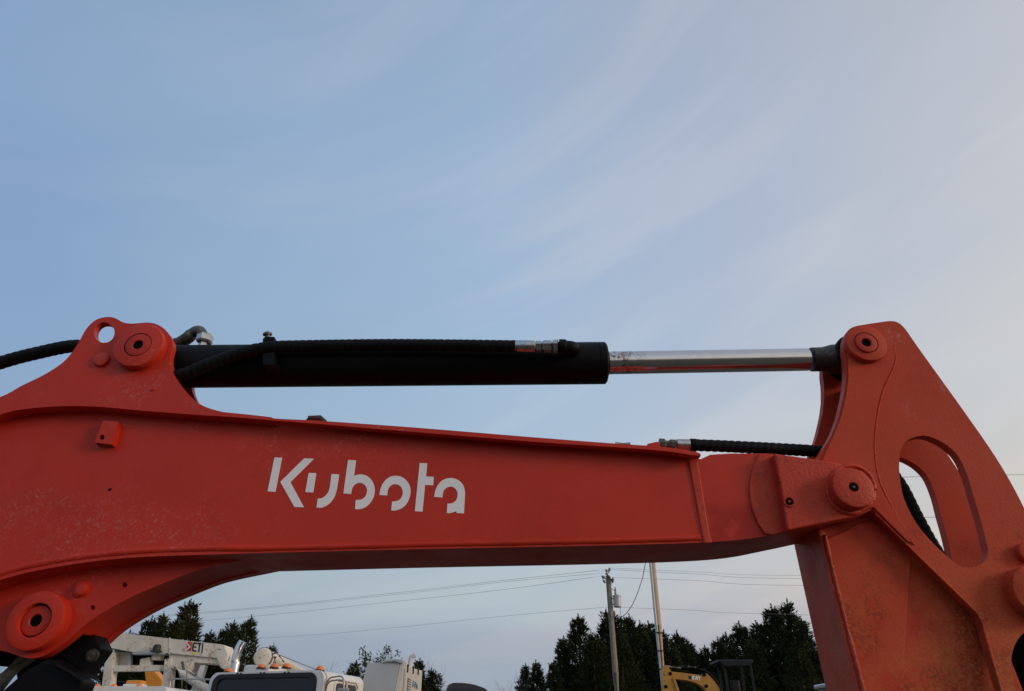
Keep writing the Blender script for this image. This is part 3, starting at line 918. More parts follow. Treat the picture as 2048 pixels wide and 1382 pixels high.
# chrome stack behind the cab corner
p0, p1, p2 = at(468, 1345, YT + 1.65), at(473, 1312, YT + 1.65), at(486, 1283, YT + 1.65)
sr = plen(8.2, 1310, YT + 1.65)
st = sp([tl(v_) for v_ in (Vector((p0.x, p0.y, 1.0)), p0, at(470, 1325, YT + 1.65), p1, at(478.5, 1296, YT + 1.65), p2)], 6)
tube('exhaust_stack', st, sr, M['stack'], TR, 24)
# boom of the truck lying behind the cab, with its winch line
c0, c1 = tl(at(527, 1315, YT + 3.2)), tl(at(612, 1346, YT + 8.5))
d01 = c1 - c0
bo = lathe('lift_boom', c0, d01, [(-.16, .10), (-.14, .165), (-.08, .185), (0, .19), (.2, .18), (d01.length * .55, .13), (d01.length, .06)], M['liftwhite'], TR, 28)
lathe('boom_band', c0, d01, [(-.06, .186), (-.05, .197), (.0, .197), (.01, .188)], M['gasket'], bo, 28)
tube('winch_line', [tl(at(540, 1300, YT + 3.2)), tl(at(556, 1309, YT + 3.4)), tl(at(634, 1340, YT + 3.9))], .008, M['wire'], bo, 6)
for (a, b_) in (((548, 1313), (551, 1327)), ((558, 1311), (568, 1324)), ((545, 1309), (552, 1305)), ((552, 1313), (545, 1330))):
    tube('boom_bracket', [tl(at(a[0], a[1], YT + 3.1)), tl(at(b_[0], b_[1], YT + 3.1))], .018, M['greysteel'], bo, 6)
box('boom_pedestal', c0.x - .3, c0.x + .3, c0.y - .2, c0.y + .5, .9, c0.z - .15, M['truckwhite'], TR, bev=.05)
hd = box('hood', TX - .72, TX + .72, YT - 1.75, YT - .02, .8, 1.62, M['truckwhite'], TR, bev=.12, seg=4)
box('grille', TX - .45, TX + .45, YT - 1.78, YT - 1.70, .85, 1.5, M['galv'], hd, bev=.02)
box('chassis', TX - .5, TX + .5, YT - 1.6, YT + 9.0, .55, .82, M['guard'], TR, bev=.03)
box('flat_bed', TX - 1.15, TX + 1.15, YT + 2.0, YT + 9.0, .9, 1.2, M['truckwhite'], TR, bev=.03)
for yy in (YT - 1.0, YT + 5.6, YT + 6.8):
    wheel(TR, TX - 1.12, yy, .5, .3)
    wheel(TR, TX + .82, yy, .5, .3)

TR.rotation_euler = (0, 0, TR_A)
# --- lift truck with lettered boom
YB = 14.0
bz = at(240, 1373, YB).z
BX0, BX1 = at(150, 1375, YB).x, at(336, 1372, YB).x
LX = (BX0 + BX1) / 2
LTk = empty('lift_truck', (LX, YB + 1, 0), 'white lift truck with rust-streaked boom carrying black and red lettering', 'truck')
lcab = prism3('cab', rrect(BX0, BX1, 1.1, bz, .10, 5, .02), YB, YB + 1.5, M['truckwhite'], LTk, bev=.05, seg=3)
for px_ in (163, 195, 228, 278):
    p = at(px_, 1372, YB + .3)
    marker(lcab, Vector((p.x, YB + .3, bz + .005)), plen(6.5, 1372, YB))
for x0, x1 in ((156, 185), (250, 290)):
    a, b_ = at(x0, 1372, YB + .75), at(x1, 1372, YB + .75)
    o = box('light_bar', a.x, b_.x, YB + .65, YB + .85, bz + .01, bz + .085, M['conduit'], lcab, bev=.02)
a, b_ = at(250, 1360, YB + .9), at(280, 1360, YB + .9)
box('beacon', a.x, b_.x, YB + .95, YB + 1.2, bz + .005, bz + .17, M['orange'], lcab, bev=.03)
box('hood', LX - .7, LX + .7, YB - 1.6, YB + .02, .8, 1.65, M['truckwhite'], LTk, bev=.12, seg=4)
box('windscreen', BX0 + .14, BX1 - .14, YB - .012, YB + .02, 1.7, bz - .2, M['glass'], LTk, bev=.02)
box('chassis', LX - .5, LX + .5, YB - 1.5, YB + 6.5, .55, .85, M['guard'], LTk, bev=.03)
box('bed', LX - 1.1, LX + 1.5, YB + 1.9, YB + 6.5, .9, 1.35, M['liftwhite'], LTk, bev=.03)
for yy in (YB - .9, YB + 5.0):
    wheel(LTk, LX - 1.1, yy, .48, .28)
    wheel(LTk, LX + .8, yy, .48, .28)
YS = 16.6
lb = plate('lift_boom', [(120, 1245), (260, 1268), (440, 1288.5), (448, 1290), (455, 1309), (446, 1338), (440, 1334), (434, 1316), (338, 1306.5), (266, 1304.5), (228, 1297), (110, 1283)], YS, YS + .55, M['liftwhite'], LTk, bev=.015)
lb['label'] = 'white lift boom with red and black lettering'
plate('boom_web', [(338, 1304), (434, 1314), (444, 1336), (434, 1328), (388, 1325), (378, 1345), (342, 1336), (338, 1320)], YS + .06, YS + .5, M['liftwhite'], lb, bev=.012)
plate('boom_seam', [(337.5, 1275), (340, 1275.5), (340, 1309), (337, 1309)], YS - .012, YS + .02, M['liftwhite'], lb, bev=.004)
plate('frame_post', [(212, 1302), (229, 1302), (220, 1374), (203, 1374), (203, 1420), (225, 1420), (225, 1374), (207, 1340)][:4], YS + .05, YS + .30, M['liftwhite'], LTk, bev=.01)
plate('frame_post', [(329, 1318), (343, 1316), (338, 1374), (324, 1374)], YS + .02, YS + .30, M['liftwhite'], LTk, bev=.01)
plate('cross_rail', [(219, 1331), (330, 1330), (329, 1341), (300, 1342), (217, 1343)], YS + .08, YS + .25, M['liftwhite'], LTk, bev=.01)
plate('cross_rail', [(264, 1305), (330, 1305), (330, 1309), (264, 1309)], YS + .0, YS + .2, M['steelgrey'], LTk, bev=.01)
plate('cross_rail', [(229, 1303), (258, 1304), (258, 1331), (222, 1331)], YS + .34, YS + .42, M['liftwhite'], LTk, bev=.01)
plate('cross_rail', [(255, 1306), (262, 1306), (261, 1331), (254, 1331)], YS + .2, YS + .3, M['steelgrey'], LTk, bev=.008)
plate('frame_plate', [(280, 1318), (300, 1314), (300, 1340), (278, 1340)], YS + .12, YS + .3, M['liftwhite'], LTk, bev=.01)
plate('frame_plate', [(303, 1309), (322, 1309), (318, 1320), (303, 1320)], YS + .10, YS + .3, M['liftwhite'], LTk, bev=.01)
plate('dark_housing', [(262, 1309), (302, 1311), (302, 1322), (280, 1328), (262, 1329)], YS + .32, YS + .5, M['guard'], LTk, bev=.01)
plate('dark_housing', [(301, 1320), (329, 1321), (328, 1330), (301, 1328)], YS + .32, YS + .5, M['guard'], LTk, bev=.01)
box('turntable', at(215, 1372, YS).x, at(335, 1372, YS).x, YS - .1, YS + 1.0, 1.33, at(270, 1376, YS).z, M['liftwhite'], LTk, bev=.03)
pdm = at(312, 1304, YS - .12)
lathe('control_box', pdm - Vector((0, 0, .0)), (0, 0, 1), [(0, .13), (.02, .12), (.04, .085), (.12, .08), (.15, .06)], M['gasket'], lb, 16)
tube('lift_cylinder', [at(352, 1333, YS - .05), at(366, 1348, YS - .08), at(412, 1378, YS - .12), at(430, 1394, YS - .12)], [.05, .085, .095, .095], M['liftwhite'], LTk, 16)
tube('cylinder_rail', [at(375, 1340, YS - .14), at(410, 1362, YS - .14)], .022, M['conduit'], LTk, 8)
plate('hook_bar', [(361, 1323.5), (364.5, 1322), (369, 1344), (366, 1345)], YS - .1, YS - .03, M['greysteel'], LTk, bev=.004)
plate('boom_rest', [(401, 1330), (410, 1330), (392, 1384), (380, 1384)], YS + .1, YS + .3, M['conduit'], LTk, bev=.01)
tube('lift_cable', [at(374, 1343, YS - .2), at(372, 1390, YS - .2)], .012, M['wire'], LTk, 6)
tube('grab_rail', sp([at(340, 1392, YB + 1.6), at(340, 1366, YB + 1.6), at(346, 1358.5, YB + 1.6), at(372, 1358, YB + 1.6), at(424, 1359, YB + 1.6)], 6), .016, M['tubing'], LTk, 8)
tube('grab_rail', [at(364, 1358, YB + 1.6), at(364, 1392, YB + 1.6)], .014, M['tubing'], LTk, 8)
ex_ = at(355, 1382, YB + 1.9)
lathe('air_filter', Vector((ex_.x, ex_.y, 1.4)), (0, 0, 1), [(0, .15), (ex_.z - 1.43, .15), (ex_.z - 1.40, .10)], M['stack'], LTk, 20)


def strip(name, segs, Y, m, parent, th=.006):
    """flat print: list of pixel polygons on plane Y"""
    bm = bmesh.new()
    for s in segs:
        va = [bm.verts.new(at(p[0], p[1], Y)) for p in s]
        vb = [bm.verts.new(at(p[0], p[1], Y) + Vector((0, th, 0))) for p in s]
        bm.faces.new(va)
        for i in range(len(s)):
            j = (i + 1) % len(s)
            bm.faces.new([va[i], va[j], vb[j], vb[i]])
    bmesh.ops.recalc_face_normals(bm, faces=bm.faces[:])
    return finish(name, bm, m, parent, 0)


# boom lettering: emblem and letters
YG = YS - .004
strip('emblem', [[(375.5, 1283), (384, 1284), (382.5, 1303), (372, 1301)]], YG, M['logored'], lb)
strip('emblem_chevron', [[(373, 1286), (375, 1286), (381, 1294), (372.5, 1301), (371, 1300), (378, 1294)]], YG - .007, M['white'], lb)
sk = lambda x, y: (x - (y - 1294) * .12, y + (x - 385) * .11)
strip('letter', [[sk(386.5, 1284), sk(393.5, 1284), sk(393.5, 1287.5), sk(388.5, 1287.5), sk(387.5, 1289), sk(387.5, 1298), sk(388.5, 1299.5), sk(393.5, 1299.5), sk(393.5, 1303), sk(386.5, 1303), sk(384.5, 1300), sk(384.5, 1287)],
                 [sk(387.5, 1292), sk(392.8, 1292), sk(392.8, 1295), sk(387.5, 1295)]], YG, M['logoblack'], lb)
strip('letter', [[sk(394.5, 1284), sk(402, 1284), sk(402, 1287.5), sk(394.5, 1287.5)], [sk(397, 1287.5), sk(400, 1287.5), sk(400, 1303), sk(397, 1303)]], YG, M['logoblack'], lb)
strip('letter', [[sk(403.5, 1284), sk(406, 1284), sk(406, 1304), sk(403.5, 1304)]], YG, M['logoblack'], lb)
strip('warning_decal', [[(384, 1305), (395, 1306), (394, 1310), (384, 1308.5)]], YG, M['logoyellow'], lb)
# orange machine behind the lift truck
OM = empty('orange_loader', (at(300, 1360, 19).x, 19.3, 0), 'orange-yellow loader seen through the frame of the lift truck', 'loader')
plate('loader_arm', [(289, 1342), (307, 1340), (324, 1360), (322, 1392), (303, 1392), (293, 1392), (291, 1360)], 19.0, 19.35, M['orange'], OM, bev=.02)
plate('loader_body', [(225, 1362), (292, 1362), (300, 1410), (222, 1410)], 19.3, 20.3, M['guard'], OM, bev=.05)
ob = at(262, 1405, 19.5)
box('chassis', ob.x - .8, ob.x + .9, 19.1, 20.9, .35, ob.z + .05, M['orange'], OM, bev=.06)
for yy in (19.4, 20.6):
    wheel(OM, ob.x - 1.05, yy, .4, .25)
    wheel(OM, ob.x + .9, yy, .4, .25)

# --- generator set
YGn = 15.0
GX0, GX1 = at(728, 1345, YGn).x, at(800, 1345, YGn).x
gz = at(760, 1326, YGn).z
GE = empty('generator', ((GX0 + GX1) / 2 + .2, YGn + 1.2, 0), 'white generator enclosure with tilted grey door panel and blue lettering', 'generator')
plate('door_panel', [(735, 1325), (800, 1325), (788, 1384), (776, 1440), (704, 1440), (719, 1384)], YGn - .25, YGn - .19, M['steelgrey'], GE, bev=.015)
plate('door_edge', [(800.5, 1325.5), (810, 1327), (800, 1384), (792, 1440), (777, 1440), (789, 1384)], YGn - .24, YGn - .17, M['genwhite'], GE, bev=.012)
lidp = plate('roof_cowl', [(765, 1325), (768, 1319), (790, 1317), (806, 1320), (805, 1327), (790, 1323)], YGn - .3, YGn + .25, M['steelgrey'], GE, bev=.015)
# main housing: long side faces right and recedes
gb0, gb1 = at(808, 1330, YGn), at(845, 1341, YGn + 3.0)
bm = bmesh.new()
vs = []
for z in (.6, None):
    for (x, y, zz) in ((GX0 + .1, YGn, gb0.z), (gb0.x, YGn, gb0.z), (gb1.x, YGn + 3.0, gb1.z), (GX0 + .3, YGn + 3.0, gb1.z)):
        vs.append(bm.verts.new((x, y, .6 if z else zz)))
for f in ((0, 1, 5, 4), (1, 2, 6, 5), (2, 3, 7, 6), (3, 0, 4, 7), (4, 5, 6, 7), (3, 2, 1, 0)):
    bm.faces.new([vs[i] for i in f])
bmesh.ops.recalc_face_normals(bm, faces=bm.faces[:])
bmesh.ops.bevel(bm, geom=bm.edges[:], offset=.03, segments=2, profile=.6, affect='EDGES')
gh = finish('housing', bm, M['genwhite'], GE, 50, True)


def onside(f, z):
    """point on the receding side wall of the housing, f along it"""
    return Vector((gb0.x + (gb1.x - gb0.x) * f + .004, YGn + 3 * f, z))


for i in range(3):
    p = onside(.16 + .28 * i, 0)
    zt = gb0.z + (gb1.z - gb0.z) * (.16 + .28 * i)
    box('hinge', p.x - .01, p.x + .02, p.y - .035, p.y + .035, zt - .12, zt + .03, M['gasket'], gh, bev=.006)
for i in range(16):
    z0 = gb0.z - .20 - i * .045
    bm = bmesh.new()
    a, b_ = onside(.20, z0), onside(.38, z0)
    off = Vector((.025, 0, 0))
    v = [bm.verts.new(q_) for q_ in (a + off, b_ + off, b_ + off * .2 + Vector((0, 0, .03)), a + off * .2 + Vector((0, 0, .03)), a - off, b_ - off)]
    bm.faces.new([v[0], v[1], v[2], v[3]])
    bm.faces.new([v[0], v[4], v[5], v[1]])
    finish('louvre', bm, M['steelgrey'], gh, 0)
bm = bmesh.new()
fr = onside(.02, 0), onside(.10, 0)
v = [bm.verts.new(q_) for q_ in (Vector((fr[0].x + .006, fr[0].y, .65)), Vector((fr[1].x + .006, fr[1].y, .65)), Vector((fr[1].x + .006, fr[1].y, gb0.z - .06)), Vector((fr[0].x + .006, fr[0].y, gb0.z - .05)))]
bm.faces.new(v)
finish('corner_strip', bm, M['steelgrey'], gh, 0)
# blue lettering on the side wall
tx = bpy.data.curves.new('lettering', 'FONT')
tx.body = 'E-Pak'
tx.size = .17
tx.extrude = .003
to = bpy.data.objects.new('lettering_src', tx)
C.objects.link(to)
dg = bpy.context.evaluated_depsgraph_get()
me = bpy.data.meshes.new_from_object(to.evaluated_get(dg))
bpy.data.objects.remove(to)
e_y = (onside(1, 0) - onside(0, 0)).normalized()
e_x = e_y
mtx = Matrix(((e_x.x, 0, e_x.y, 0), (e_x.y, 0, -e_x.x, 0), (0, 1, 0, 0), (0, 0, 0, 1)))
me.transform(Matrix.Translation(onside(.46, gb0.z - .30) + Vector((.006, 0, 0))) @ mtx @ Matrix.Diagonal((2.3, 1, 1, 1)))
me.materials.clear()
link('lettering', me, M['logoblue'], gh, 0)
p = onside(.55, gb0.z - .50)
box('control_panel', p.x - .01, p.x + .02, p.y - .1, p.y + .55, p.z - .4, p.z + .05, M['steelgrey'], gh, bev=.006)
tube('exhaust_pipe', sp([Vector((gb1.x - .25, YGn + 2.6, gb1.z - .05)), Vector((gb1.x - .25, YGn + 2.6, gb1.z + .18)), Vector((gb1.x - .23, YGn + 2.6, gb1.z + .25)), Vector((gb1.x - .14, YGn + 2.6, gb1.z + .30))], 4), .05, M['genwhite'], gh, 12)
box('skid', GX0 - .1, gb1.x, YGn - .2, YGn + 3.0, .42, .62, M['guard'], GE, bev=.02)
for sgn, x in ((0, GX0 - .3), (1, gb0.x + .25)):
    wheel(GE, x, YGn + 1.6, .36, .22)
box('bumper_box', at(712, 1374, YGn - .4).x, at(725, 1374, YGn - .4).x, YGn - .45, YGn - .3, 1.4, at(720, 1374, YGn - .4).z, M['tubing'], GE, bev=.015)
tube('front_post', [Vector((at(716, 1360, YGn).x, YGn - .2, .4)), at(716, 1358, YGn - .2)], .06, M['genwhite'], GE, 10)


# --- dark pickups
def pickup(px0, px1, pytop, Y, label, m, sill):
    a, b_ = at(px0, pytop + 14, Y), at(px1, pytop + 14, Y)
    z = at((px0 + px1) / 2, pytop, Y).z
    cx = (a.x + b_.x) / 2
    w = b_.x - a.x
    o = empty('pickup_truck', (cx, Y + .9, 0), label, 'pickup')
    # side profile along X: cab greenhouse
    prof = [(a.x - .12 * w, z - .62), (a.x + .02 * w, z - .12), (a.x + .12 * w, z - .03), (a.x + .22 * w, z), (a.x + .55 * w, z - .02), (a.x + .80 * w, z - .09), (b_.x - .02 * w, z - .20), (b_.x + .22 * w, z - .62)]
    cb = prism3('cab', sp([(p[0], p[1], 0) for p in prof], 4), Y, Y + 1.65, m, o, bev=.05, seg=4)
    prism3('window', [(a.x + .10 * w, z - .52), (a.x + .18 * w, z - .13), (a.x + .46 * w, z - .11), (a.x + .46 * w, z - .52)], Y - .012, Y + .03, M['glass'], cb, bev=.01)
    prism3('window', [(a.x + .50 * w, z - .52), (a.x + .50 * w, z - .11), (a.x + .80 * w, z - .17), (b_.x + .02 * w, z - .52)], Y - .012, Y + .03, M['glass'], cb, bev=.01)
    strip_ = prism3('roof_rail', [(a.x - .10 * w, z - .55), (a.x + .03 * w, z - .10), (a.x + .12 * w, z - .02), (a.x + .09 * w, z - .05), (a.x + .05 * w, z - .12), (a.x - .06 * w, z - .55)], Y - .02, Y + .06, sill, cb, bev=.006)
    box('body', cx - 2.0, cx + 3.0, Y - .12, Y + 1.8, .45, z - .58, m, o, bev=.12, seg=4)
    for xx in (cx - 1.3, cx + 2.1):
        for yy in (Y - .15, Y + 1.55):
            wo_ = lathe('wheel', (xx, yy, .4), (0, 1, 0), [(0, .2), (0, .36), (.03, .4), (.22, .4), (.25, .36), (.25, .2)], M['tyre'], o, 24)
            lathe('rim', (xx, yy + .02, .4), (0, 1, 0), [(0, .08), (0, .2), (.03, .22), (.2, .22), (.21, .2), (.21, .08)], M['galv'], wo_, 18)
    return o


pickup(890, 978, 1365.5, 20.0, 'black pickup whose roof shows beside the white generator', M['darkcar'], M['silver'])
# vehicle half hidden behind the red arm
PV = at(1672, 1362, 19.0)
VV = empty('utility_vehicle', (PV.x + .8, 19.8, 0), 'dark utility vehicle with pale roof edge half hidden behind the red arm', 'vehicle')
box('roof', PV.x, PV.x + 1.7, 19.0, 20.5, PV.z - .11, PV.z, M['silver'], VV, bev=.04, seg=3)
box('cab', PV.x + .06, PV.x + 1.65, 19.06, 20.45, .9, PV.z - .10, M['glass'], VV, bev=.05)
box('body', PV.x - .3, PV.x + 2.4, 18.9, 20.6, .4, 1.25, M['darkcar'], VV, bev=.1, seg=3)
for xx in (PV.x + .2, PV.x + 1.9):
    for yy in (18.85, 20.4):
        lathe('wheel', (xx, yy, .38), (0, 1, 0), [(0, .2), (0, .34), (.03, .38), (.22, .38), (.25, .34), (.25, .2)], M['tyre'], VV, 24)

# --- yellow mini excavator
YM = 24.0
MX = empty('mini_excavator', (at(1470, 1400, YM).x, YM + .6, 0), 'small yellow excavator with black canopy in front of the cedars', 'excavator')
mb = plate('boom', sp([(1340, 1343), (1360, 1345), (1385, 1348), (1405, 1350), (1412, 1346), (1420, 1352), (1432, 1366), (1442, 1380), (1448, 1400)], 3) + [(1440, 1410)] + sp([(1424, 1402), (1414, 1384), (1400, 1370), (1380, 1362), (1350, 1358), (1340, 1356)], 3), YM, YM + .28, M['yellow'], MX, bev=.02)
strip('letter', [[(1384, 1351.5), (1389, 1352), (1389, 1354), (1387, 1354), (1387, 1357), (1389, 1357), (1389, 1359), (1384, 1358.5)], [(1390, 1359), (1392, 1352.3), (1394.5, 1352.5), (1396, 1360), (1394, 1360), (1393, 1356), (1392, 1359.5)],
                 [(1395.5, 1352.7), (1402, 1353.3), (1402, 1355.2), (1399.8, 1355), (1399.5, 1361), (1397.5, 1360.8), (1397.8, 1355), (1395.5, 1354.8)]], YM - .004, M['white'], mb)
plate('decal_stripe', [(1376, 1352), (1383, 1351.5), (1383, 1359), (1378, 1358)], YM - .004, YM + .01, M['logoblack'], mb, bev=0)
plate('arm', [(1324, 1340), (1331, 1330), (1336, 1332), (1344, 1345), (1347, 1356), (1352, 1372), (1362, 1420), (1345, 1420), (1334, 1420), (1322, 1420), (1326, 1372)], YM - .02, YM + .2, M['yellow'], MX, bev=.012)
plate('arm_edge', [(1346, 1356), (1349, 1354), (1360, 1384), (1366, 1415), (1360, 1415), (1354, 1384)], YM - .06, YM - .01, M['yellow'], MX, bev=.008)
for p in ((1341, 1347), (1409, 1349), (1413, 1372), (1332, 1373)):
    lathe('pivot_pin', at(p[0], p[1], YM - .05), (0, 1, 0), [(0, .05), (.01, .055), (.3, .055)], M['guard'], MX, 14)
mc = tube('arm_cylinder', [at(1362, 1336, YM + .1), at(1412, 1342, YM + .1)], .075, M['guard'], MX, 14)
tube('rod', [at(1335, 1333, YM + .1), at(1364, 1336.5, YM + .1)], .035, M['rodchrome'], mc, 12)
tube('port', [at(1376, 1334, YM + .05), at(1392, 1336, YM + .05)], .05, M['greysteel'], mc, 8)
tube('hydraulic_hose', sp([at(1395, 1338, YM), at(1414, 1344, YM), at(1432, 1360, YM), at(1444, 1384, YM), at(1450, 1410, YM)], 4), .03, M['rubber'], MX, 8)
cz = at(1470, 1319, YM + .5)
c0x, c1x = at(1437, 1322, YM + .5).x, at(1507, 1322, YM + .5).x
cn = box('canopy_roof', c0x, c1x, YM + .5, YM + 1.7, cz.z - .10, cz.z, M['canopy'], MX, bev=.05, seg=3)
plate('canopy_visor', [(1438, 1321), (1506, 1321), (1503, 1331), (1450, 1332)], YM + .46, YM + .5, M['canopy'], cn, bev=.01)
for x, y in ((c0x + .18, YM + .62), (c1x - .13, YM + .55), (c0x + .25, YM + 1.55), (c1x - .13, YM + 1.6)):
    box('canopy_post', x, x + .07, y, y + .07, 1.0, cz.z - .08, M['canopy'], cn, bev=.012)
seat = box('seat', c0x + .45, c1x - .4, YM + 1.0, YM + 1.15, 1.2, at(1480, 1360, YM + 1).z, M['canopy'], MX, bev=.06, seg=3)
box('engine_cover', c0x + .2, c1x + .25, YM + .3, YM + 1.9, .75, 1.55, M['yellow'], MX, bev=.1, seg=3)
mxp = at(1470, 1400, YM)
for y in (YM + .1, YM + 1.5):
    prism3('track', [(mxp.x + sgn * .7 + .25 * math.cos(a), .27 + .25 * math.sin(a)) for sgn, a0 in ((1, -90), (-1, 90)) for a in [math.radians(a0 + 20 * i) for i in range(10)]], y, y + .35, M['track'], MX, bev=.02)
box('undercarriage', mxp.x - .6, mxp.x + .6, YM + .4, YM + 1.6, .3, .78, M['guard'], MX, bev=.04)

# ------------------------------------------------------------------ POLES AND WIRES


def utility_pole(base_x, Y, H, lean, label, name='utility_pole', r0=.15, r1=.105):
    o = empty(name, (base_x, Y, 0), label, 'pole')
    top = Vector((base_x + lean, Y, H))
    tube('pole_shaft', [Vector((base_x, Y, -.3)), Vector((base_x + lean * .5, Y, H * .5)), top], [r0, (r0 + r1) / 2, r1], M['wood'], o, 16)
    return o, top


YP = 36.0
pt, pb = at(1216, 1152, YP), at(1235, 1382, YP)
bx = pb.x
UP_, top = utility_pole(bx, YP, pt.z, pt.x - bx, 'weathered wooden utility pole carrying a grey transformer', r0=.165, r1=.125)
k = plen(1, 1160, YP)
for (a, b_, r, m, nm) in (((1214, 1146), (1212.5, 1139), .055, 'porcelain', 'insulator'), ((1217, 1146), (1219.5, 1136), .05, 'porcelain', 'insulator')):
    tube(nm, [at(*a, YP), at((a[0] + b_[0]) / 2, (a[1] + b_[1]) / 2, YP), at(*b_, YP)], [.05, r + .02, .05], M[m], UP_, 10)
tube('crossarm', [at(1212, 1146, YP - .2), at(1226, 1165, YP - .2)], .07, M['wood'], UP_, 8)
for (a, b_) in (((1225.5, 1165), (1226, 1155)), ((1212, 1158), (1204, 1152)), ((1211, 1166), (1206.5, 1160))):
    tube('insulator', [at(*a, YP - .25), at((a[0] + b_[0]) / 2, (a[1] + b_[1]) / 2, YP - .25), at(*b_, YP - .25)], [.045, .075, .045], M['porcelain'], UP_, 10)
tube('jumper_wire', sp([at(1226, 1155, YP - .25), at(1222, 1172, YP - .3), at(1224, 1178, YP - .3), at(1231, 1182, YP - .3)], 5), .014, M['wire'], UP_, 6)
tube('jumper_wire', sp([at(1204, 1152, YP - .25), at(1206, 1160, YP - .3), at(1210, 1167, YP - .3)], 5), .018, M['wire'], UP_, 6)
tz = at(1233.5, 1215, YP).z
txm = at(1233.5, 1200, YP).x
trf = lathe('transformer', (txm, YP - .1, tz), (0, 0, 1), [(0, .17), (.02, .19), (.5, .195), (.5, .215), (.54, .215), (.57, .17), (.6, .05)], M['galv'], UP_, 24)
lathe('bushing', (txm - .06, YP - .15, tz + .58), (0, 0, 1), [(0, .05), (.08, .06), (.14, .04), (.2, .06), (.3, .03), (.36, .035)], M['porcelain'], trf, 12)
for zz in (tz + .42, tz + .15):
    tube('mount_bracket', [Vector((txm - .17, YP - .05, zz)), Vector((txm - .42, YP, zz))], .035, M['galv'], trf, 8)
tube('lead_wire', sp([Vector((txm + .12, YP - .2, tz + .05)), at(1241, 1222, YP - .2), at(1240, 1230, YP - .2), at(1236, 1235, YP - .2), at(1228, 1233, YP - .1)], 5), .013, M['wire'], trf, 6)
# second pole, pale, with conduit strapped to it
YP2 = 30.0
l0, l1 = at(1329.5, 1382, YP2), at(1305, 1130, YP2)
LPh = at(1290, 965, YP2)
LP = empty('service_pole', (l0.x + (l0.x - l1.x) / (l1.z - l0.z) * l0.z, YP2, 0), 'tall pale pole with white conduit strapped up its side', 'pole')
dxz = (l1.x - l0.x) / (l1.z - l0.z)
pb2 = Vector((l0.x - dxz * (l0.z + .3), YP2, -.3))
pt2 = Vector((l0.x + dxz * (LPh.z - l0.z), YP2, LPh.z))
tube('pole_shaft', [pb2, (pb2 + pt2) / 2, pt2], [.145, .13, .115], M['polewarm'], LP, 18)
cdir = Vector((-.105, -.085, 0))
cdt = tube('conduit', [pb2 + cdir * 1.05, (pb2 + pt2) / 2 + cdir, pt2 + cdir * .9], .058, M['conduit'], LP, 12)
for py in (1267, 1303, 1340):
    p = at(1322 + (py - 1300) * .097, py, YP2)
    lathe('strap', Vector((pb2.x + dxz * (p.z + .3) - .02, YP2 - .02, p.z)), (0, 0, 1), [(0, .168), (.035, .168)], M['gasket'], LP, 20)
# far ends of the lines, outside the picture
PL, tl_ = utility_pole(at(-260, 1382, 58).x, 58, 11.0, 0, 'wooden pole at the far left end of the power lines')
PR, tr_ = utility_pole(at(2500, 1382, 40).x, 40, 12.5, 0, 'wooden pole at the far right end of the power lines')


def wire(name, pts, r, label, group=None):
    o = tube(name, dens(sp(pts, 10), .8), r, M['wire'], None, 6, smooth=80)
    tag(o, label, 'wire', group)
    return o


GW = 'power lines strung from the utility pole'
PLX = lambda px, py: at(px, py, 58)


def wl_(a, mid, b):
    return [a, mid, b]


wire('power_line', [at(1212.5, 1139, YP), at(1000, 1161.5, 43), at(780, 1187, 47), at(410, 1224, 53), at(-260, 1272, 58)], .008, 'upper power line running left from the tip of the utility pole', GW)
wire('power_line', [at(1206, 1146, YP), at(1000, 1164.5, 43), at(780, 1190, 47), at(410, 1226.5, 53), at(-260, 1276, 58)], .007, 'power line just below the topmost one left of the utility pole', GW)
wire('power_line', [at(1204, 1152, YP), at(1000, 1180, 43), at(780, 1204, 47), at(420, 1240, 53), at(-260, 1290, 58)], .008, 'power line leaving the left insulator arm of the utility pole', GW)
wire('power_line', [at(1222, 1213.5, YP), at(1000, 1233, 43), at(780, 1256, 47), at(530, 1276, 53), at(-260, 1318, 58)], .007, 'lowest power line meeting the utility pole beside its transformer', GW)
wire('power_line', [at(1219.5, 1136, YP), at(1400, 1144, 37), at(1600, 1151, 38), at(2500, 1150, 40)], .006, 'upper power line running right from the tip of the utility pole', GW)
wire('power_line', [at(1219.5, 1139, YP), at(1400, 1148.5, 37), at(1600, 1157, 38), at(2500, 1158, 40)], .007, 'power line just below the topmost one right of the utility pole', GW)
wire('power_line', [at(1226, 1155, YP), at(1400, 1161.5, 37), at(1600, 1171, 38), at(2500, 1175, 40)], .007, 'power line leaving the right insulator of the utility pole', GW)
wire('power_line', [at(1222, 1214, YP), at(1400, 1221, 37), at(1540, 1228, 38), at(2500, 1250, 40)], .007, 'lowest power line running right behind the pale pole', GW)
wire('service_drop', [at(1228, 1233, YP - .1), at(1240, 1235, 35.4), at(1252, 1228, 34.5), at(1266, 1207, 33.4), at(1279, 1175, 32), at(1290, 1133, 30.8), at(1291, 1080, 30.1), at(1291, 1000, YP2)], .017, 'slack black cable looping from transformer up to the pale pole')
wire('power_line', [at(1291, 985, YP2), at(1600, 962, 33), at(1850, 953, 35), at(2048, 949.5, 37), at(2500, 948, 40)], .012, 'power line crossing the sky seen through the slot in the red arm')
wire('power_line', [at(1291, 1040, YP2), at(1600, 1037, 33), at(1850, 1034.5, 35), at(2048, 1034, 37), at(2500, 1038, 40)], .012, 'power line low in the sky seen in the slot of the red arm')

# ------------------------------------------------------------------ TREES


def kite(V, F, p, d, L, w, rng):
    d = d.normalized()
    s = d.cross(Vector((rng.uniform(-1, 1), rng.uniform(-1, 1), rng.uniform(-1, 1))))
    if s.length < 1e-3:
        return
    s = s.normalized() * w * .5
    i = len(V)
    m = p + d * L * .38
    V.extend((p, m + s, p + d * L, m - s))
    F.append((i, i + 1, i + 2, i + 3))


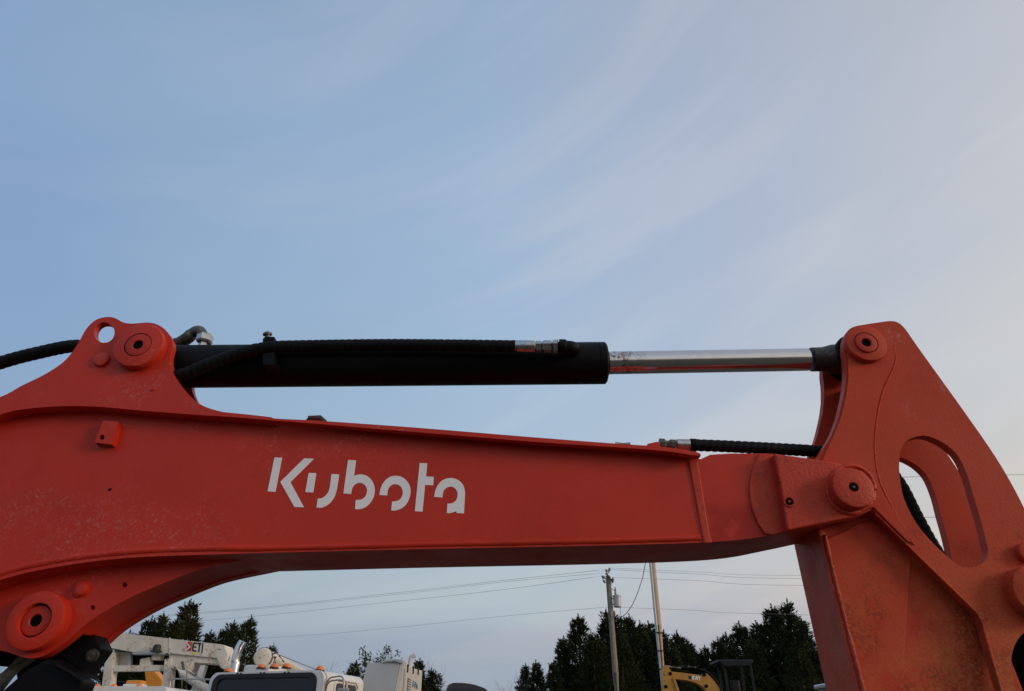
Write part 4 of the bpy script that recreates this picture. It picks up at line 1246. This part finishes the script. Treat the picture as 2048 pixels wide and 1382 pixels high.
def cedar_mesh(seed, H=8.0, R=2.0, nb=520, spires=7, z0=.06):
    rng = random.Random(seed)
    V, F = [], []
    up = Vector((0, 0, 1))
    lob = [(rng.uniform(0, 6.28), rng.uniform(.12, .9), rng.uniform(.15, .42)) for _ in range(12)]

    def prof(h, a):
        r = R * (1 - h) ** 1.0 * 1.12 * (1.0 if h > .18 else .75 + h * 1.4)
        k_ = .82
        for la, lh, am in lob:
            da = math.cos(a - la)
            if da > 0:
                k_ += am * da ** 4 * math.exp(-((h - lh) / .10) ** 2)
        return r * k_ * rng.uniform(.75, 1.12) + .04

    def spray(p, d, n_, L, w):
        for _ in range(n_):
            dd = (d + Vector((rng.gauss(0, .45), rng.gauss(0, .45), rng.gauss(.12, .35))))
            kite(V, F, p + Vector((rng.gauss(0, .05), rng.gauss(0, .05), rng.gauss(0, .06))), dd, L * rng.uniform(.6, 1.3), w * rng.uniform(.7, 1.3), rng)
    for _ in range(nb):
        h = z0 + (.95 - z0) * rng.random() ** 1.15
        a = rng.uniform(0, 6.283)
        r = prof(h, a)
        z = h * H
        out = Vector((math.cos(a), math.sin(a), 0))
        rise = rng.uniform(.25, .75) * min(r, 1.4)
        n_ = max(2, int(r / .16))
        for i in range(n_):
            f = (i + 1) / n_
            if f < .30:
                continue
            p = out * (r * f) + up * (z - rise * (1 - f) * .9)
            p += Vector((rng.gauss(0, .07), rng.gauss(0, .07), rng.gauss(0, .07)))
            spray(p, out * .75 + up * rng.uniform(.35, 1.0), 4, .18 + .16 * (1 - h), .075)
        spray(out * r + up * z, out * 1.2 + up * rng.uniform(.6, 1.6), 5, .26 + .26 * (1 - h), .045)
    # leader and secondary spires
    sps = [(0, 0, H * .78, H * 1.0)]
    for _ in range(spires):
        a = rng.uniform(0, 6.283)
        h = rng.uniform(.36, .86)
        r = R * (1 - h) * rng.uniform(.5, 1.05)
        sps.append((r * math.cos(a), r * math.sin(a), h * H - .3, h * H + rng.uniform(.7, 1.6) * (1.25 - h * .7)))
    for (x, y, za, zb) in sps:
        n_ = int((zb - za) / .035)
        tx_, ty_ = rng.gauss(0, .05), rng.gauss(0, .05)
        for i in range(n_):
            f = i / n_
            rad = .22 * (1 - f) ** 1.1 + .012
            for _ in range(3):
                a = rng.uniform(0, 6.283)
                o_ = Vector((math.cos(a), math.sin(a), 0))
                kite(V, F, Vector((x + tx_ * f, y + ty_ * f, za + (zb - za) * f)) + o_ * rad * .2, o_ * rng.uniform(.4, 1) + up * rng.uniform(.7, 1.6), rad * 1.15 + .10 * rng.random(), .05, rng)
    me = bpy.data.meshes.new('cedar_crown')
    me.from_pydata(V, [], F)
    me.materials.append(M['needle'])
    return me


def trunk_mesh(H, r, m):
    bm = bmesh.new()
    tube_bm(bm, [(0, 0, -.2), (.04, .02, H * .35), (-.03, .03, H * .7), (0, 0, H * .96)], [r, r * .75, r * .45, r * .1], 8)
    rng = random.Random(H)
    for i in range(16):
        a = rng.uniform(0, 6.283)
        z = H * rng.uniform(.12, .8)
        L = (H - z) * .22
        tube_bm(bm, [(0, 0, z), (math.cos(a) * L * .5, math.sin(a) * L * .5, z + L * .25), (math.cos(a) * L, math.sin(a) * L, z + L * .7)], [r * .3, r * .2, r * .06], 5)
    me = bpy.data.meshes.new('trunk')
    bm.to_mesh(me)
    bm.free()
    me.materials.append(m)
    return me


crowns = [cedar_mesh(11 + i, 8.0, (1.75, 2.1, 1.55, 2.3, 1.9)[i], spires=(14, 18, 9, 18, 15)[i]) for i in range(5)]
trunk = trunk_mesh(8.0, .16, M['bark'])


def tree(px, py, Y, var, wide, label, group, rot=None):
    t_ = at(px, py, Y)
    o = empty('cedar_tree', (t_.x, Y, 0), label, 'tree', group)
    s = t_.z / 8.0
    ph = rot if rot is not None else RNG.uniform(0, 6.28)
    for nm, me in (('crown', crowns[var]), ('trunk', trunk)):
        c = bpy.data.objects.new(nm, me)
        C.objects.link(c)
        c.parent = o
        c.scale = (s * wide * 1.28, s * wide * 1.28, s * 1.01)
        c.rotation_euler = (0, 0, ph)
    return o


GL = 'cedars behind the lift truck'
for a, lab in (((388, 1201, 42, 0, 1.05), 'tallest dark cedar behind the lettered lift boom, straight above its emblem'),
               ((327, 1226, 44, 2, .9), 'narrow cedar behind the lift boom next to the tallest one there'),
               ((302, 1234, 45, 0, .9), 'narrow cedar behind the lift boom near the curved red boom foot'),
               ((356, 1236, 41, 4, .95), 'broad cedar just in front of the tallest one behind the lift boom'),
               ((262, 1262, 46, 1, 1.0), 'low cedar peeking out between red boom foot and white lift boom'),
               ((422, 1262, 40, 2, 1.0), 'low cedar directly above the black letters of the lift boom')):
    tree(*a, lab, GL)
tree(501, 1232, 40, 1, .85, 'dark cedar rising behind the chrome exhaust stack', None)
tree(468, 1242, 42, 2, .9, 'narrow cedar between exhaust stack and lettered lift boom', None)
tree(451, 1253, 43, 0, .85, 'short cedar nearest the end of the lettered lift boom', None)
tree(546, 1288, 41, 4, .75, 'low cedar behind the white tapered boom', None)
GM = 'cedars behind the generator'
tree(714, 1322, 46, 2, 1.3, 'small cedar between white truck cab and generator', None)
tree(838, 1318, 45, 4, 1.0, 'small cedar behind the lettered side of the generator', None)
tree(866, 1336, 44, 1, 1.1, 'low cedar between generator and black pickup', None)
GR = 'cedars around the utility pole'
for a, lab in (((1155, 1230, 44, 0, 1.0), 'tall pointed cedar standing alone at the edge of the clump before the utility pole'),
               ((1128, 1273, 43, 2, 1.1), 'shorter cedar between the small cedars and the tall pointed one'),
               ((1211, 1219, 46, 2, 1.0), 'cedar whose thin tip rises directly beside the utility pole top half'),
               ((1229, 1226, 45, 4, 1.0), 'cedar whose tip rises just below the grey transformer'),
               ((1253, 1230, 47, 0, 1.0), 'cedar with its tip under the loop of the slack black cable'),
               ((1276, 1243, 44, 1, 1.0), 'cedar midway between utility pole and pale pole'),
               ((1298, 1243, 46, 3, .95), 'cedar touching the pale pole on its conduit side'),
               ((1316, 1257, 45, 0, 1.0), 'cedar standing directly behind the pale pole'),
               ((1356, 1262, 43, 1, .95), 'pointed cedar above the yellow excavator boom beside the pale pole'),
               ((1185, 1262, 42, 1, .95), 'low cedar between the tall pointed cedar and the utility pole'),
               ((1376, 1284, 44, 4, 1.0), 'low cedar above the lettering of the small yellow excavator'),
               ((1335, 1272, 41, 3, .9), 'low cedar above the arm joint of the small yellow excavator'),
               ((1240, 1262, 40, 3, .9), 'low broad cedar in front of the clump below the transformer')):
    tree(*a, lab, GR)
GS = 'small cedars at the edge of the clump'
for a, lab in (((1073, 1322, 42, 4, .9), 'small cedar with sharp tip second from the bare sapling'),
               ((1051, 1328, 43, 2, .9), 'smallest cedar, right beside the bare sapling'),
               ((1104, 1322, 41, 0, .9), 'small cedar joined to the big clump round the utility pole')):
    tree(*a, lab, GS)
GA = 'cedars behind the yellow excavator'
for a, lab in (((1478, 1243, 44, 1, .9), 'cedar with its tip straight above the black canopy'),
               ((1512, 1243, 45, 2, 1.0), 'narrow cedar between black canopy and the tallest cedars'),
               ((1538, 1211, 43, 0, 1.0), 'slim tall cedar next to the tallest cedar by the red arm'),
               ((1569, 1199, 44, 1, 1.0), 'tallest cedar, standing close to the edge of the red arm'),
               ((1600, 1236, 42, 2, 1.0), 'cedar partly hidden by the edge of the red arm'),
               ((1450, 1266, 43, 4, .95), 'cedar rising behind the visor edge of the black canopy'),
               ((1432, 1276, 42, 0, .95), 'cedar just before the black canopy, above the yellow boom foot'),
               ((1410, 1292, 44, 3, 1.0), 'low cedar above the bend of the small yellow boom'),
               ((1388, 1294, 46, 1, 1.0), 'low cedar in the dip between the two clumps'),
               ((1500, 1275, 41, 3, .9), 'low cedar in front, behind the outer post of the black canopy'),
               ((1590, 1280, 40, 3, .9), 'low cedar in front of the tallest one, above the utility vehicle')):
    tree(*a, lab, GA)


def twig_tree(px, py, Y, seed, spread, label, leaves=0, r0=.05):
    t_ = at(px, py, Y)
    o = empty('bare_tree' if not leaves else 'leafy_tree', (t_.x, Y, 0), label, 'tree')
    rng = random.Random(seed)
    bm = bmesh.new()
    tips = []

    def grow(p, d, L, r, lev):
        q_ = p + d * L * .5 + Vector((rng.gauss(0, .05), rng.gauss(0, .05), 0)) * L
        e = p + d * L
        tube_bm(bm, [p, q_, e], [r, r * .8, r * .55], 5)
        if lev == 0:
            tips.append((e, d))
            return
        for _ in range(rng.choice((2, 3, 3))):
            nd = (d + Vector((rng.gauss(0, spread), rng.gauss(0, spread), rng.gauss(.12, .2)))).normalized()
            grow(p + d * L * rng.uniform(.55, 1.0), nd, L * rng.uniform(.55, .8), r * .6, lev - 1)
            if leaves:
                tips.append((p + d * L * rng.uniform(.3, 1), nd))
    H = t_.z
    for k_ in range(3):
        grow(Vector((rng.gauss(0, .1), rng.gauss(0, .1), -.1)), Vector((rng.gauss(0, .12), rng.gauss(0, .12), 1)).normalized(), H * .36, r0, 4)
    zmax = max(v.co.z for v in bm.verts)
    for v in bm.verts:
        v.co.z *= H / zmax
    me = bpy.data.meshes.new('branches')
    bm.to_mesh(me)
    bm.free()
    me.materials.append(M['twig'] if not leaves else M['bark'])
    b_ = bpy.data.objects.new('trunk', me)
    C.objects.link(b_)
    b_.parent = o
    if leaves:
        V, F = [], []
        for e, d in tips:
            e = Vector((e.x, e.y, e.z * H / zmax))
            for _ in range(leaves):
                kite(V, F, e + Vector((rng.gauss(0, .1), rng.gauss(0, .1), rng.gauss(0, .1))), d + Vector((rng.gauss(0, .7), rng.gauss(0, .7), rng.gauss(0, .5))), rng.uniform(.12, .22), .08, rng)
        me = bpy.data.meshes.new('crown')
        me.from_pydata(V, [], F)
        me.materials.append(M['leaf'])
        c = bpy.data.objects.new('crown', me)
        C.objects.link(c)
        c.parent = o
    return o


twig_tree(752, 1288, 43, 5, .42, 'sparse olive-green tree rising behind the generator', 7, .05)
twig_tree(660, 1305, 48, 8, .40, 'bare leafless tree behind the white truck roof', 0, .022)
twig_tree(852, 1312, 48, 3, .36, 'bare leafless tree behind the generator exhaust', 0, .026)
twig_tree(1034, 1338, 42, 12, .40, 'bare sapling left of the small cedars', 0, .024)
